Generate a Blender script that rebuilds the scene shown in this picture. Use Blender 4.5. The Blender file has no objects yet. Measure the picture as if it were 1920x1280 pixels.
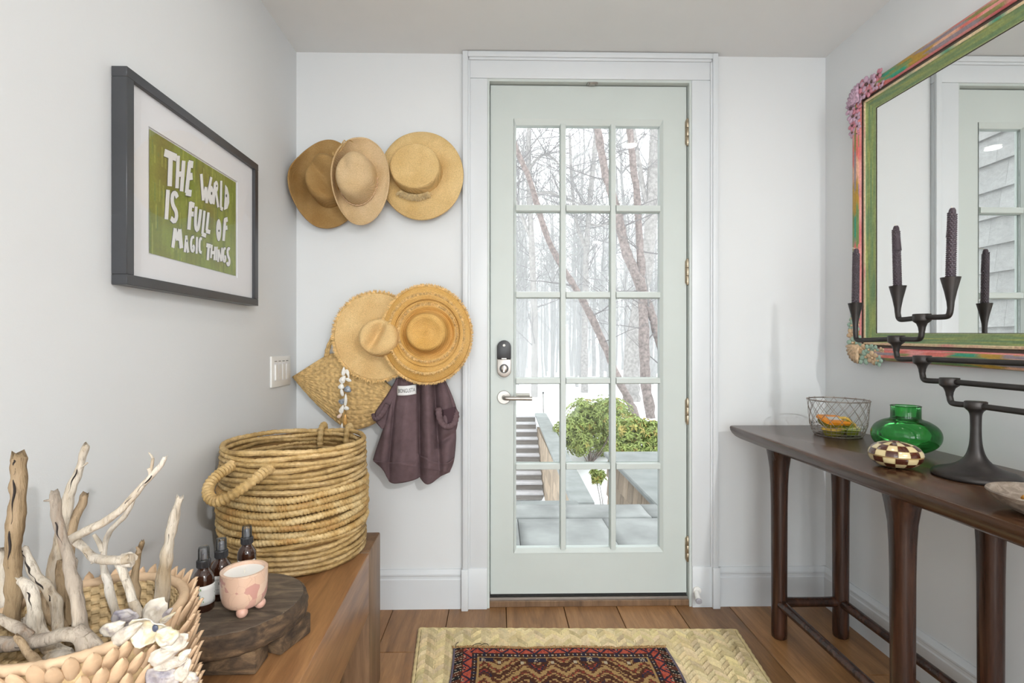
import bpy, bmesh, math, random
from mathutils import Vector, Matrix, noise as mnoise
R = random.Random(7)
PI = math.pi
SC = bpy.context.scene
COL = SC.collection

# ---------------------------------------------------------------- camera, sky, lights, exposure
FOC, CAM_H, HZ = 950.0, 1.063, 648.0
YAW = math.atan(0.018)
SXP = 960 - FOC * 0.018 - 935
cam_d = bpy.data.cameras.new('camera')
cam = bpy.data.objects.new('camera', cam_d); COL.objects.link(cam)
cam.location = (0, 0, CAM_H)
cam.rotation_euler = (PI / 2, 0, -YAW)
cam_d.sensor_width = 36.0
cam_d.lens = FOC / 1920 * 36
cam_d.shift_x = SXP / 1920
cam_d.shift_y = (HZ - 640) / 1920
cam_d.clip_start = 0.02; cam_d.clip_end = 500
SC.camera = cam

world = bpy.data.worlds.new('overcast_sky'); SC.world = world
world.use_nodes = True
bg = world.node_tree.nodes['Background']
bg.inputs[0].default_value = (0.96, 0.98, 1.0, 1)
bg.inputs[1].default_value = 3.5

SC.view_settings.view_transform = 'Standard'
SC.view_settings.look = 'None'
SC.view_settings.gamma = 1.0
SC.view_settings.use_curve_mapping = False
SC.view_settings.exposure = -0.10
SC.cycles.volume_bounces = 4

WL, WR, WB, CEIL, REAR = -0.818, 1.347, 2.065, 2.25, -2.7

def area(name, loc, rot, sx, sy, power, col=(1, 1, 1), spread=PI):
    l = bpy.data.lights.new(name, 'AREA'); l.shape = 'RECTANGLE'; l.size = sx; l.size_y = sy
    l.energy = power; l.color = col; l.spread = spread
    o = bpy.data.objects.new(name, l); o.location = loc; o.rotation_euler = rot; COL.objects.link(o)
    return o
# fill lights added in unseen, made-up hall windows behind the camera
area('rear_fill_light', (.26, REAR + 0.06, 0.95), (PI / 2, 0, 0), 1.66, 1.7, 50, (0.91, 0.97, 1.0))
area('side_fill_light', (WL + 0.05, -1.35, 1.25), (0, -PI / 2, 0), 1.4, 1.4, 12, (0.92, 0.972, 1.0))
LAMPS = [(-.25, 1.25), (.77, 1.25), (-.25, -.1), (.77, -.1), (-.25, -1.4), (1.10, -1.5)]  # second reflected in the door glass, last read from shadows, others added for light
LAMP_W = 1.2

# ---------------------------------------------------------------- pixel helper: world point where a photo pixel meets a plane
_rv = Vector((math.cos(YAW), -math.sin(YAW), 0)); _fv = Vector((math.sin(YAW), math.cos(YAW), 0))
def at(px, py, axis, val):
    d = _fv + _rv * ((px + SXP - 960) / FOC) + Vector((0, 0, -(py - HZ) / FOC))
    o = Vector((0, 0, CAM_H)); t = (val - o[axis]) / d[axis]
    return o + d * t

# ---------------------------------------------------------------- mesh builder
def S(h):
    h = h.lstrip('#'); c = [int(h[i:i + 2], 16) / 255 for i in (0, 2, 4)]
    return tuple(x / 12.92 if x <= 0.04045 else ((x + 0.055) / 1.055) ** 2.4 for x in c)

def smoothed(pts, n=2):
    pts = [tuple(p) for p in pts]
    for _ in range(n):
        q = [pts[0]]
        for a, b in zip(pts, pts[1:]):
            q.append(tuple(.75 * x + .25 * y for x, y in zip(a, b)))
            q.append(tuple(.25 * x + .75 * y for x, y in zip(a, b)))
        q.append(pts[-1]); pts = q
    return pts

class MB:
    def __init__(s): s.v = []; s.f = []; s.c = {}
    def add(s, vs, fs, col=None):
        o = len(s.v); s.v += [tuple(v) for v in vs]
        for f in fs:
            if col is not None: s.c[len(s.f)] = col
            s.f.append(tuple(i + o for i in f))
        return s
    def box(s, c, d, rot=None, col=None):
        x, y, z = (k / 2 for k in d); c = Vector(c)
        vs = [Vector(p) for p in ((-x, -y, -z), (x, -y, -z), (x, y, -z), (-x, y, -z), (-x, -y, z), (x, -y, z), (x, y, z), (-x, y, z))]
        if rot is not None: vs = [rot @ v for v in vs]
        return s.add([v + c for v in vs], [(3, 2, 1, 0), (4, 5, 6, 7), (0, 1, 5, 4), (1, 2, 6, 5), (2, 3, 7, 6), (3, 0, 4, 7)], col)
    def bx(s, x0, x1, y0, y1, z0, z1, col=None):
        return s.box(((x0 + x1) / 2, (y0 + y1) / 2, (z0 + z1) / 2), (x1 - x0, y1 - y0, z1 - z0), None, col)
    def tube(s, pts, r, n=8, caps=True, closed=False, col=None, flat=1.0):
        pts = [Vector(p) for p in pts]; m = len(pts)
        rr = r if isinstance(r, (list, tuple)) else [r] * m
        T = []
        for i in range(m):
            a = pts[i - 1] if (i or closed) else pts[0]; b = pts[(i + 1) % m] if (i < m - 1 or closed) else pts[-1]
            d = b - a; T.append(d.normalized() if d.length > 1e-9 else Vector((0, 0, 1)))
        up = Vector((0, 0, 1)) if abs(T[0].z) < .9 else Vector((1, 0, 0))
        nrm = (up - T[0] * up.dot(T[0])).normalized(); vs = []
        for i in range(m):
            nrm = nrm - T[i] * nrm.dot(T[i]); nrm.normalize(); bn = T[i].cross(nrm)
            for k in range(n):
                a = 2 * PI * k / n
                vs.append(pts[i] + nrm * (math.cos(a) * rr[i] * flat) + bn * (math.sin(a) * rr[i]))
        fs = []
        for i in range(m if closed else m - 1):
            j = (i + 1) % m
            for k in range(n):
                l = (k + 1) % n; fs.append((i * n + k, i * n + l, j * n + l, j * n + k))
        if caps and not closed:
            fs.append(tuple(range(n))[::-1]); fs.append(tuple((m - 1) * n + k for k in range(n)))
        return s.add(vs, fs, col)
    def lathe(s, prof, n=32, c=(0, 0, 0), sy=1.0, col=None, cap=True):
        vs = []; fs = []; m = len(prof)
        for r, z in prof:
            for k in range(n):
                a = 2 * PI * k / n; vs.append((c[0] + math.cos(a) * r, c[1] + math.sin(a) * r * sy, c[2] + z))
        for i in range(m - 1):
            for k in range(n):
                l = (k + 1) % n; fs.append((i * n + k, i * n + l, (i + 1) * n + l, (i + 1) * n + k))
        if cap and prof[0][0] > 1e-6: fs.append(tuple(range(n))[::-1])
        if cap and prof[-1][0] > 1e-6: fs.append(tuple((m - 1) * n + k for k in range(n)))
        return s.add(vs, fs, col)
    def grid(s, fn, nu, nv, wrap=False, cfn=None):
        o = len(s.v); mu = nu if wrap else nu + 1
        for j in range(nv + 1):
            for i in range(mu): s.v.append(tuple(fn(i / nu, j / nv)))
        for j in range(nv):
            for i in range(nu):
                k = (i + 1) % mu
                if cfn: s.c[len(s.f)] = cfn((i + .5) / nu, (j + .5) / nv)
                s.f.append((o + j * mu + i, o + j * mu + k, o + (j + 1) * mu + k, o + (j + 1) * mu + i))
        return s
    def prism(s, poly, h, place, col=None):
        n = len(poly); vs = [place(x, y, 0) for x, y in poly] + [place(x, y, h) for x, y in poly]
        fs = [tuple(range(n))[::-1], tuple(range(n, 2 * n))] + [(i, (i + 1) % n, n + (i + 1) % n, n + i) for i in range(n)]
        return s.add(vs, fs, col)
    def ball(s, c, r, n=12, m=8, sc=(1, 1, 1), rot=None, col=None):
        vs = []; fs = []; c = Vector(c)
        for j in range(m + 1):
            p = PI * j / m
            for k in range(n):
                a = 2 * PI * k / n
                v = Vector((math.sin(p) * math.cos(a) * r * sc[0], math.sin(p) * math.sin(a) * r * sc[1], -math.cos(p) * r * sc[2]))
                vs.append(c + (rot @ v if rot is not None else v))
        for j in range(m):
            for k in range(n):
                l = (k + 1) % n; fs.append((j * n + k, j * n + l, (j + 1) * n + l, (j + 1) * n + k))
        return s.add(vs, fs, col)
    def mesh(s, name, off=(0, 0, 0), angle=40, bevel=0, seg=1, flip=True):
        me = bpy.data.meshes.new(name)
        bm = bmesh.new(); o = Vector(off)
        bv = [bm.verts.new(Vector(v) - o) for v in s.v]
        cl = bm.loops.layers.float_color.new('col') if s.c else None
        for i, f in enumerate(s.f):
            try: fc = bm.faces.new([bv[k] for k in dict.fromkeys(f)])
            except ValueError: continue
            if cl is not None:
                c = s.c.get(i, (.5, .5, .5))
                for l in fc.loops: l[cl] = (c[0], c[1], c[2], 1)
        bmesh.ops.remove_doubles(bm, verts=bm.verts, dist=1e-6)
        if flip: bmesh.ops.recalc_face_normals(bm, faces=bm.faces)
        if bevel:
            es = [e for e in bm.edges if len(e.link_faces) == 2 and e.calc_face_angle(0) > .6]
            bmesh.ops.bevel(bm, geom=es, offset=bevel, segments=seg, affect='EDGES', profile=.5, clamp_overlap=True)
        bm.to_mesh(me); bm.free()
        if angle:
            me.polygons.foreach_set('use_smooth', [True] * len(me.polygons))
            me.set_sharp_from_angle(angle=math.radians(angle))
        return me

def root_loc(o):
    while o.parent: o = o.parent
    return o.location
def link(name, me, mt, parent=None, loc=(0, 0, 0)):
    o = bpy.data.objects.new(name, me); COL.objects.link(o)
    if mt and len(me.materials) == 0: me.materials.append(mt)
    if parent: o.parent = parent
    o.location = loc
    return o
def part(name, mb, mt, parent, angle=40, bevel=0, seg=1, stuff=False, label=None, solid=0, flip=True):
    """mesh in world coordinates (or in the coordinates of a root still at the origin)"""
    o = link(name, mb.mesh(name, root_loc(parent), angle, bevel, seg, flip), mt, parent)
    if stuff: o['kind'] = 'stuff'
    if label: o['label'] = label
    if solid:
        m = o.modifiers.new('thickness', 'SOLIDIFY'); m.thickness = solid; m.offset = 0
    return o
def single(name, mb, mt, loc, label=None, cat=None, group=None, kind=None, angle=40, bevel=0, seg=1):
    o = link(name, mb.mesh(name, loc, angle, bevel, seg), mt, None, loc)
    return tag(o, label, cat, group, kind)
def tag(o, label=None, cat=None, group=None, kind=None):
    if label: o['label'] = label
    if cat: o['category'] = cat
    if group: o['group'] = group
    if kind: o['kind'] = kind
    return o
def thing(name, label, cat, loc=(0, 0, 0), group=None):
    o = bpy.data.objects.new(name, None); COL.objects.link(o); o.location = loc
    o.empty_display_size = .02
    return tag(o, label, cat, group)
def struct(name, mb, mt, angle=30, bevel=0, seg=1, parent=None):
    if parent: return part(name, mb, mt, parent, angle, bevel, seg)
    o = link(name, mb.mesh(name, (0, 0, 0), angle, bevel, seg), mt)
    o['kind'] = 'structure'
    return o
def copy_tree(o, parent=None):
    c = o.copy(); COL.objects.link(c)
    if parent: c.parent = parent
    for ch in list(o.children): copy_tree(ch, c)
    return c

# ---------------------------------------------------------------- materials
class NT:
    def __init__(s, name):
        s.m = bpy.data.materials.new(name); s.m.use_nodes = True; s.t = s.m.node_tree; s.n = s.t.nodes; s.l = s.t.links
        s.b = s.n['Principled BSDF']; s.tc = None
    def node(s, typ, **k):
        n = s.n.new(typ)
        for a, b in k.items():
            if a.startswith('i_'): n.inputs[a[2:].replace('_', ' ')].default_value = b
            else: setattr(n, a, b)
        return n
    def co(s, kind='Object', scale=(1, 1, 1), rot=(0, 0, 0), rnd=0):
        s.tc = s.tc or s.n.new('ShaderNodeTexCoord')
        mp = s.node('ShaderNodeMapping'); mp.inputs['Scale'].default_value = scale; mp.inputs['Rotation'].default_value = rot
        s.l.new(s.tc.outputs[kind], mp.inputs['Vector'])
        if rnd:
            oi = s.n.new('ShaderNodeObjectInfo'); ml = s.node('ShaderNodeMath', operation='MULTIPLY'); ml.inputs[1].default_value = rnd
            s.l.new(oi.outputs['Random'], ml.inputs[0]); s.l.new(ml.outputs[0], mp.inputs['Location'])
        return mp.outputs[0]
    def noise(s, vec, scale, detail=3, rough=.5, dist=0):
        n = s.node('ShaderNodeTexNoise'); n.inputs['Scale'].default_value = scale; n.inputs['Detail'].default_value = detail
        n.inputs['Roughness'].default_value = rough; n.inputs['Distortion'].default_value = dist
        s.l.new(vec, n.inputs['Vector']); return n.outputs[0]
    def ramp(s, fac, stops):
        r = s.n.new('ShaderNodeValToRGB'); e = r.color_ramp.elements
        while len(e) < len(stops): e.new(.5)
        for k, (p, c) in enumerate(stops): e[k].position = p; e[k].color = (c[0], c[1], c[2], 1)
        s.l.new(fac, r.inputs[0]); return r.outputs[0]
    def mix(s, fac, a, b, mode='MIX'):
        m = s.node('ShaderNodeMix', data_type='RGBA', blend_type=mode)
        for v, k in ((fac, 0), (a, 6), (b, 7)):
            if isinstance(v, (int, float)): m.inputs[k].default_value = v
            elif isinstance(v, tuple): m.inputs[k].default_value = (v[0], v[1], v[2], 1)
            else: s.l.new(v, m.inputs[k])
        return m.outputs[2]
    def bump(s, h, strength=.3, dist=.002):
        b = s.node('ShaderNodeBump'); b.inputs['Strength'].default_value = strength; b.inputs['Distance'].default_value = dist
        s.l.new(h, b.inputs['Height'])
        if s.b.inputs['Normal'].links: s.l.new(s.b.inputs['Normal'].links[0].from_socket, b.inputs['Normal'])
        s.l.new(b.outputs[0], s.b.inputs['Normal'])
    def col(s, v):
        if isinstance(v, tuple): s.b.inputs['Base Color'].default_value = (v[0], v[1], v[2], 1)
        else: s.l.new(v, s.b.inputs['Base Color'])
    def jitter(s, c, amt=.25, hue=.0):
        oi = s.n.new('ShaderNodeObjectInfo'); h = s.n.new('ShaderNodeHueSaturation')
        mr = s.node('ShaderNodeMapRange'); mr.inputs['To Min'].default_value = 1 - amt; mr.inputs['To Max'].default_value = 1 + amt
        s.l.new(oi.outputs['Random'], mr.inputs[0]); s.l.new(mr.outputs[0], h.inputs['Value'])
        if isinstance(c, tuple): h.inputs['Color'].default_value = (*c, 1)
        else: s.l.new(c, h.inputs['Color'])
        return h.outputs[0]
    def fin(s, rough=.5, spec=.5, metal=0, coat=0):
        s.b.inputs['Roughness'].default_value = rough; s.b.inputs['Specular IOR Level'].default_value = spec
        s.b.inputs['Metallic'].default_value = metal; s.b.inputs['Coat Weight'].default_value = coat
        return s.m

def plain(name, c, rough=.5, spec=.5, metal=0, var=.06, vs=8, bmp=0, bs=60, jit=0, coat=0):
    t = NT(name); v = t.co()
    c2 = tuple(max(0, x * (1 - var)) for x in c); c3 = tuple(min(1, x * (1 + var)) for x in c)
    k = t.ramp(t.noise(v, vs, 4), [(.3, c2), (.7, c3)])
    if jit: k = t.jitter(k, jit)
    t.col(k)
    if bmp: t.bump(t.noise(v, bs, 4), bmp, .002)
    return t.fin(rough, spec, metal, coat)
def wood(name, stops, scale=(6, 6, .6), nsc=3.0, rough=.4, bmp=.15, jit=0, rnd=0, rot=(0, 0, 0), coat=0, spec=.5):
    t = NT(name); v = t.co('Object', scale, rot, rnd)
    big = t.noise(v, nsc, 5, .55, 1.2); fine = t.noise(v, nsc * 9, 4, .6, .3)
    k = t.ramp(big, stops)
    k = t.mix(.35, k, t.ramp(fine, [(.3, (.45, .45, .45)), (.7, (1.25, 1.25, 1.25))]), 'MULTIPLY')
    if jit: k = t.jitter(k, jit)
    t.col(k); t.bump(fine, bmp, .001)
    return t.fin(rough, spec, 0, coat)
def vcol(name, rough=.5, bmp=0, bs=200, spec=.5, coat=0, var=.12):
    t = NT(name); a = t.node('ShaderNodeVertexColor', layer_name='col'); v = t.co()
    k = t.mix(1.0, a.outputs[0], t.ramp(t.noise(v, bs, 3), [(.3, (1 - var,) * 3), (.7, (1 + var,) * 3)]), 'MULTIPLY')
    t.col(k)
    if bmp: t.bump(t.noise(v, bs, 3), bmp, .001)
    return t.fin(rough, spec, 0, coat)
def straw(name, stops, ring=90, dist=.6, bmp=.5, fine=260, rough=.75):
    """plaited straw sewn in rings about the local Z axis"""
    t = NT(name); v = t.co()
    w = t.node('ShaderNodeTexWave', wave_type='RINGS', rings_direction='Z'); w.inputs['Scale'].default_value = ring
    w.inputs['Distortion'].default_value = dist; w.inputs['Detail'].default_value = 2
    t.l.new(v, w.inputs['Vector'])
    f = t.noise(v, fine, 3, .6); big = t.noise(v, 9, 3)
    k = t.ramp(big, stops)
    k = t.mix(.55, k, t.ramp(f, [(.3, (.66, .64, .6)), (.65, (1.2, 1.2, 1.2))]), 'MULTIPLY')
    k = t.mix(.35, k, t.ramp(w.outputs[1], [(.1, (.66, .63, .58)), (.5, (1.1, 1.1, 1.1))]), 'MULTIPLY')
    t.col(k); t.bump(w.outputs[1], bmp, .0015); t.bump(f, bmp * .7, .001)
    return t.fin(rough, .25)
def glass(name, tint=(1, 1, 1), refl=1.0, rough=0.0, ior=1.45):
    t = NT(name); n = t.n; n.remove(t.b)
    tr = n.new('ShaderNodeBsdfTransparent'); tr.inputs[0].default_value = (*tint, 1)
    gl = n.new('ShaderNodeBsdfGlossy'); gl.inputs['Roughness'].default_value = rough
    fr = n.new('ShaderNodeFresnel'); fr.inputs[0].default_value = ior
    ml = t.node('ShaderNodeMath', operation='MULTIPLY'); ml.inputs[1].default_value = refl
    mx = n.new('ShaderNodeMixShader')
    t.l.new(fr.outputs[0], ml.inputs[0]); t.l.new(ml.outputs[0], mx.inputs[0]); t.l.new(tr.outputs[0], mx.inputs[1]); t.l.new(gl.outputs[0], mx.inputs[2])
    t.l.new(mx.outputs[0], n['Material Output'].inputs[0])
    return t.m
def emit(name, c, s):
    t = NT(name); t.b.inputs['Emission Color'].default_value = (*c, 1); t.b.inputs['Emission Strength'].default_value = s
    t.col(c); return t.m

M = {}
M['wall'] = plain('wall_paint', (.69, .705, .712), .65, .3, var=.01, vs=3, bmp=.08, bs=320)
M['ceil'] = plain('ceiling_paint', (.76, .77, .765), .8, .2, var=.01)
M['trim'] = plain('trim_paint', (.655, .68, .70), .35, .45, var=.01)
M['door'] = plain('door_paint', (.545, .59, .565), .4, .45, var=.015)
M['glass'] = glass('window_glass', (.97, .985, .98), .25)
M['nickel'] = plain('brushed_nickel', (.42, .39, .36), .42, .5, 1.0, var=.06, vs=30)
M['brass'] = plain('aged_brass_hinge', (.46, .38, .28), .4, .5, 1.0, var=.15, vs=60)
M['blackpl'] = plain('black_plastic', (.025, .025, .028), .4)
M['dark'] = plain('dark_rubber', (.01, .01, .01), .7)
M['whitepl'] = plain('white_plastic', (.78, .77, .74), .35)
M['floor'] = wood('floor_oak', [(.25, S('#74502f')), (.5, S('#946a41')), (.75, S('#ab8055'))], (9, .9, 9), 2.2, .33, .1, .22, 30)
M['bench'] = wood('bench_reclaimed_wood', [(.2, S('#5b3d26')), (.45, S('#875f3c')), (.62, S('#9c7149')), (.85, S('#b68a5c'))], (9, .8, 9), 2.2, .38, .2, .1, 20)
M['benchleg'] = wood('bench_leg_wood', [(.2, S('#54402e')), (.5, S('#7b5f46')), (.85, S('#93765a'))], (9, 9, .8), 2.2, .45, .25, .1, 20)
M['dkwood'] = wood('dark_elm', [(.2, S('#1a100c')), (.5, S('#382219')), (.8, S('#553424'))], (14, 14, .9), 2.2, .27, .12, .08, 9, spec=.5)
M['dktop'] = wood('dark_elm_top', [(.2, S('#2b1d17')), (.5, S('#48301f')), (.8, S('#644230'))], (12, .7, 12), 2.2, .25, .1, spec=.55)
M['riser'] = wood('riser_weathered_wood', [(.2, S('#2a221b')), (.5, S('#5d5043')), (.8, S('#8a7862'))], (4, 16, 8), 2.4, .75, .8)
M['riseredge'] = wood('riser_bark_edge', [(.25, S('#15100c')), (.5, S('#4f3d2b')), (.8, S('#8d7152'))], (9, 9, 22), 2.0, .85, .9)
M['iron'] = plain('blackened_iron', (.045, .04, .038), .42, .5, .6, var=.25, vs=20)
M['candle'] = plain('black_beeswax', (.05, .034, .045), .28, .5, var=.1)
M['wick'] = plain('wick', (.75, .7, .6), .8)
M['wire'] = plain('galvanised_wire', (.33, .29, .26), .45, .5, .8, var=.2, vs=40)
M['pframe'] = plain('graphite_frame_paint', (.055, .057, .062), .3, .5, .2, var=.08)
M['mat'] = plain('mat_board', (.8, .8, .82), .7, var=.01)
M['pglass'] = glass('picture_glass', (.985, .985, .985), .10)
M['letter'] = plain('white_lettering', (.82, .82, .82), .6)
M['ink_shade'] = plain('letter_ink_shade', (.06, .07, .06), .6)  # dark ink; also paints the thin shadows round the cut letters
M['mirror'] = plain('mirror_silver', (.9, .91, .9), 0.0, .5, 1.0, var=0)
M['vcol'] = vcol('painted_frame', .45, .25, 160)
M['vrug'] = vcol('knotted_wool', .95, .8, 700, .1, var=.3)
M['vgen'] = vcol('painted_print', .4)
# ---------------------------------------------------------------- room shell
XA, XB, ZD = -0.047, 0.788, 2.146          # door opening
struct('wall_right', MB().bx(WR, WR + .1, REAR, WB + .14, -.1, CEIL + .1), M['wall'])
struct('wall_left', MB().bx(WL - .1, WL, REAR, -2.1, -.1, CEIL + .1).bx(WL - .1, WL, -.6, WB + .14, -.1, CEIL + .1)
       .bx(WL - .1, WL, -2.1, -.6, -.1, .5).bx(WL - .1, WL, -2.1, -.6, 2.0, CEIL + .1), M['wall'])
struct('wall_back', MB().bx(WL, XA, WB, WB + .14, -.1, CEIL + .1).bx(XB, WR, WB, WB + .14, -.1, CEIL + .1).bx(XA, XB, WB, WB + .14, ZD, CEIL + .1), M['wall'])
struct('wall_rear', MB().bx(WL, WR, REAR - .1, REAR, -.1, .05).bx(WL, WR, REAR - .1, REAR, 2.05, CEIL + .1)
       .bx(WL, -.6, REAR - .1, REAR, .05, 2.05).bx(1.12, WR, REAR - .1, REAR, .05, 2.05), M['wall'])
struct('ceiling', MB().bx(WL - .1, WR + .1, REAR - .1, WB + .14, CEIL, CEIL + .1), M['ceil'])
fl = struct('floor', MB().bx(WL - .05, WR + .05, REAR - .1, WB + .15, -.1, -.018), M['dark'])
edges = [-.875, -.65, -.425, -.2, .03, .265, .48, .72, .94, 1.165, 1.39]
pk = {}
for i, (a, b) in enumerate(zip(edges, edges[1:])):
    y = WB + .05 - (0, .9, .35, 0, 0, 0, 0, 0, 1.1, .5)[i]
    cuts = [WB + .05] + ([y] if y < WB else [])
    while cuts[-1] > REAR: cuts.append(cuts[-1] - R.uniform(1.3, 2.1))
    a, b = max(a, WL - .02), min(b, WR + .02)
    for y1, y0 in zip(cuts, cuts[1:]):
        y0 = max(y0, REAR)
        if y1 - y0 < .02: continue
        me = MB().bx(-(b - a) / 2 + .0009, (b - a) / 2 - .0009, -(y1 - y0) / 2 + .0009, (y1 - y0) / 2 - .0009, -.018, 0).mesh('plank', bevel=.0015)
        link('plank', me, M['floor'], fl, ((a + b) / 2, (y0 + y1) / 2, 0))

def profile_run(name, prof, a, b, inward, mt=None):
    """extrude a (depth, height) profile from floor point a to b; inward = direction into the room"""
    a, b, n = Vector(a), Vector(b), Vector(inward); m = MB(); k = len(prof)
    vs = [a + n * d + Vector((0, 0, z)) for d, z in prof] + [b + n * d + Vector((0, 0, z)) for d, z in prof]
    m.add(vs, [tuple(range(k)), tuple(range(k, 2 * k))[::-1]] + [(i, (i + 1) % k, k + (i + 1) % k, k + i) for i in range(k)])
    return struct(name, m, mt or M['trim'], 20)
BP = [(0, 0), (.016, 0), (.016, .118), (.0125, .122), (.0125, .131), (.0155, .135), (.0155, .141), (.009, .150), (.006, .157), (0, .157)]
profile_run('baseboard_back', BP, (WL, WB, 0), (-.152, WB, 0), (0, -1, 0))
profile_run('baseboard_back.001', BP, (.898, WB, 0), (WR, WB, 0), (0, -1, 0))
profile_run('baseboard_left', BP, (WL, REAR, 0), (WL, WB, 0), (1, 0, 0))
profile_run('baseboard_right', BP, (WR, REAR, 0), (WR, WB, 0), (-1, 0, 0))

# casing
cz = CEIL - .003
def casing_leg(name, xi, xo):
    s = 1 if xo > xi else -1
    m = MB().bx(min(xi, xo), max(xi, xo), WB - .018, WB, .165, ZD - .003)
    lo, hi = sorted((xo - s * .022, xo)); m.bx(lo, hi, WB - .030, WB - .0175, .165, cz)
    lo, hi = sorted((xo - s * .030, xo - s * .021)); m.bx(lo, hi, WB - .024, WB - .0175, .165, cz - .033)
    struct(name, m, M['trim'], 30, .0025, 2)
casing_leg('trim_1', XA + .002, -.145)
casing_leg('trim_2', XB - .002, .890)
m = MB().bx(-.145, .89, WB - .018, WB, ZD - .002, cz).bx(-.1232, .8682, WB - .0296, WB - .0175, cz - .022, cz)
m.bx(-.12, .865, WB - .024, WB - .0175, cz - .032, cz - .021)
struct('trim_3', m, M['trim'], 30, .0025, 2)
struct('trim_4', MB().bx(-.150, XA + .001, WB - .022, WB, 0, .166).bx(-.150, -.122, WB - .036, WB - .02, 0, .166), M['trim'], 30, .003, 2)
struct('trim_5', MB().bx(XB - .001, .896, WB - .022, WB, 0, .166).bx(.866, .896, WB - .036, WB - .02, 0, .166), M['trim'], 30, .003, 2)
# jamb lining and stop
jm = MB().bx(XA, XA + .010, WB - .012, WB + .13, 0, ZD).bx(XB - .010, XB, WB - .012, WB + .13, 0, ZD).bx(XA + .01, XB - .01, WB - .012, WB + .13, ZD - .012, ZD)
jm.bx(XA + .0095, XA + .025, WB + .062, WB + .13, 0, ZD - .01).bx(XB - .025, XB - .0095, WB + .062, WB + .13, 0, ZD - .01).bx(XA, XB, WB + .062, WB + .13, ZD - .028, ZD - .01)
struct('trim_6', jm, M['door'], 30)
struct('trim_7', MB().bx(XA - .0, XB, WB - .006, WB + .14, 0, .024), M['benchleg'], 30, .002)
struct('trim_8', MB().bx(XA + .01, XB - .01, WB + .004, WB + .14, .0235, .034), M['nickel'], 30, .001)
# catch under the head casing
c0 = at(1111, 152, 1, WB - .01)
t = MB().bx(c0.x - .022, c0.x + .022, WB - .016, WB + .008, ZD - .0125 - .004, ZD - .0115).bx(c0.x - .012, c0.x + .012, WB - .019, WB + .004, ZD - .021, ZD - .015)
struct('trim_9', t, M['nickel'], 30, .002)

# ---------------------------------------------------------------- door
DY = WB + .012
X = lambda px: at(px, 648, 1, DY).x
Zl = lambda py: at(1105, py, 1, DY).z
dx0, dx1, dz0, dz1 = XA + .0135, XB - .0135, .046, ZD - .016
door = thing('door_1', None, None, (0, 0, 0)); door['kind'] = 'structure'
door.location = ((dx0 + dx1) / 2, DY, 0)
gx0, gx1, gz0, gz1 = X(963), X(1243.5), Zl(1036), Zl(223)
DT = .044
def dpart(name, mb, mt='door', parent=None, **k): return part(name, mb, M[mt], parent or door, **k)
dpart('stile', MB().bx(dx0, gx0, DY, DY + DT, dz0, dz1))
dpart('stile', MB().bx(gx1, dx1, DY, DY + DT, dz0, dz1))
dpart('rail', MB().bx(gx0, gx1, DY, DY + DT, gz1, dz1 - .0005))
dpart('rail', MB().bx(gx0, gx1, DY, DY + DT, dz0, gz0))
cols = [(968, 1050), (1062, 1144), (1156, 1238)]
rows = [(234, 383), (397, 546), (559, 707.5), (720, 868), (881, 1028)]
# sticking bead around the glass (sloped inward)
bd = MB(); ix0, ix1, iz0, iz1 = X(968), X(1238), Zl(1028), Zl(234); g = .0012
for (a, b, c, d) in (((gx0 + g, gz0 + g), (gx1 - g, gz0 + g), (ix1, iz0), (ix0, iz0)), ((gx1 - g, gz0 + g), (gx1 - g, gz1 - g), (ix1, iz1), (ix1, iz0)),
                     ((gx1 - g, gz1 - g), (gx0 + g, gz1 - g), (ix0, iz1), (ix1, iz1)), ((gx0 + g, gz1 - g), (gx0 + g, gz0 + g), (ix0, iz0), (ix0, iz1))):
    bd.add([(a[0], DY - .003, a[1]), (b[0], DY - .003, b[1]), (c[0], DY + .008, c[1]), (d[0], DY + .008, d[1]), (a[0], DY + .036, a[1]), (b[0], DY + .036, b[1]), (c[0], DY + .036, c[1]), (d[0], DY + .036, d[1])],
           [(0, 1, 2, 3), (7, 6, 5, 4), (0, 4, 5, 1), (1, 5, 6, 2), (2, 6, 7, 3), (3, 7, 4, 0)])
dpart('glazing_bead', bd)
def bar(x0, x1, z0, z1, vert):
    w = .004; m = MB()
    for ys, yf in ((DY - .001, DY + .012), (DY + .040, DY + .027)):
        if vert: q = [(x0, yf), (x0 + w, ys), (x1 - w, ys), (x1, yf)]; vs = [(x, y, z0) for x, y in q] + [(x, y, z1) for x, y in q]
        else: q = [(z0, yf), (z0 + w, ys), (z1 - w, ys), (z1, yf)]; vs = [(x0, y, z) for z, y in q] + [(x1, y, z) for z, y in q]
        m.add(vs, [(0, 1, 2, 3), (7, 6, 5, 4), (0, 4, 5, 1), (1, 5, 6, 2), (2, 6, 7, 3), (3, 7, 4, 0)])
    return m
for a, b in ((1050, 1062), (1144, 1156)): dpart('muntin', bar(X(a), X(b), iz0 - .004, iz1 + .004, True))
for a, b in ((383, 397), (546, 559), (707.5, 720), (868, 881)):
    for c in cols: dpart('muntin', bar(X(c[0]) - .0005, X(c[1]) + .0005, Zl(b), Zl(a), False))
for r0, r1 in rows:
    for c0_, c1_ in cols:
        dpart('pane', MB().bx(X(c0_) - .003, X(c1_) + .003, DY + .0185, DY + .0215, Zl(r1) - .003, Zl(r0) + .003), 'glass', angle=0)
dpart('door_sweep', MB().bx(dx0 + .002, dx1 - .002, DY + .006, DY + DT - .004, .0335, dz0 + .001), 'dark')
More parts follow.
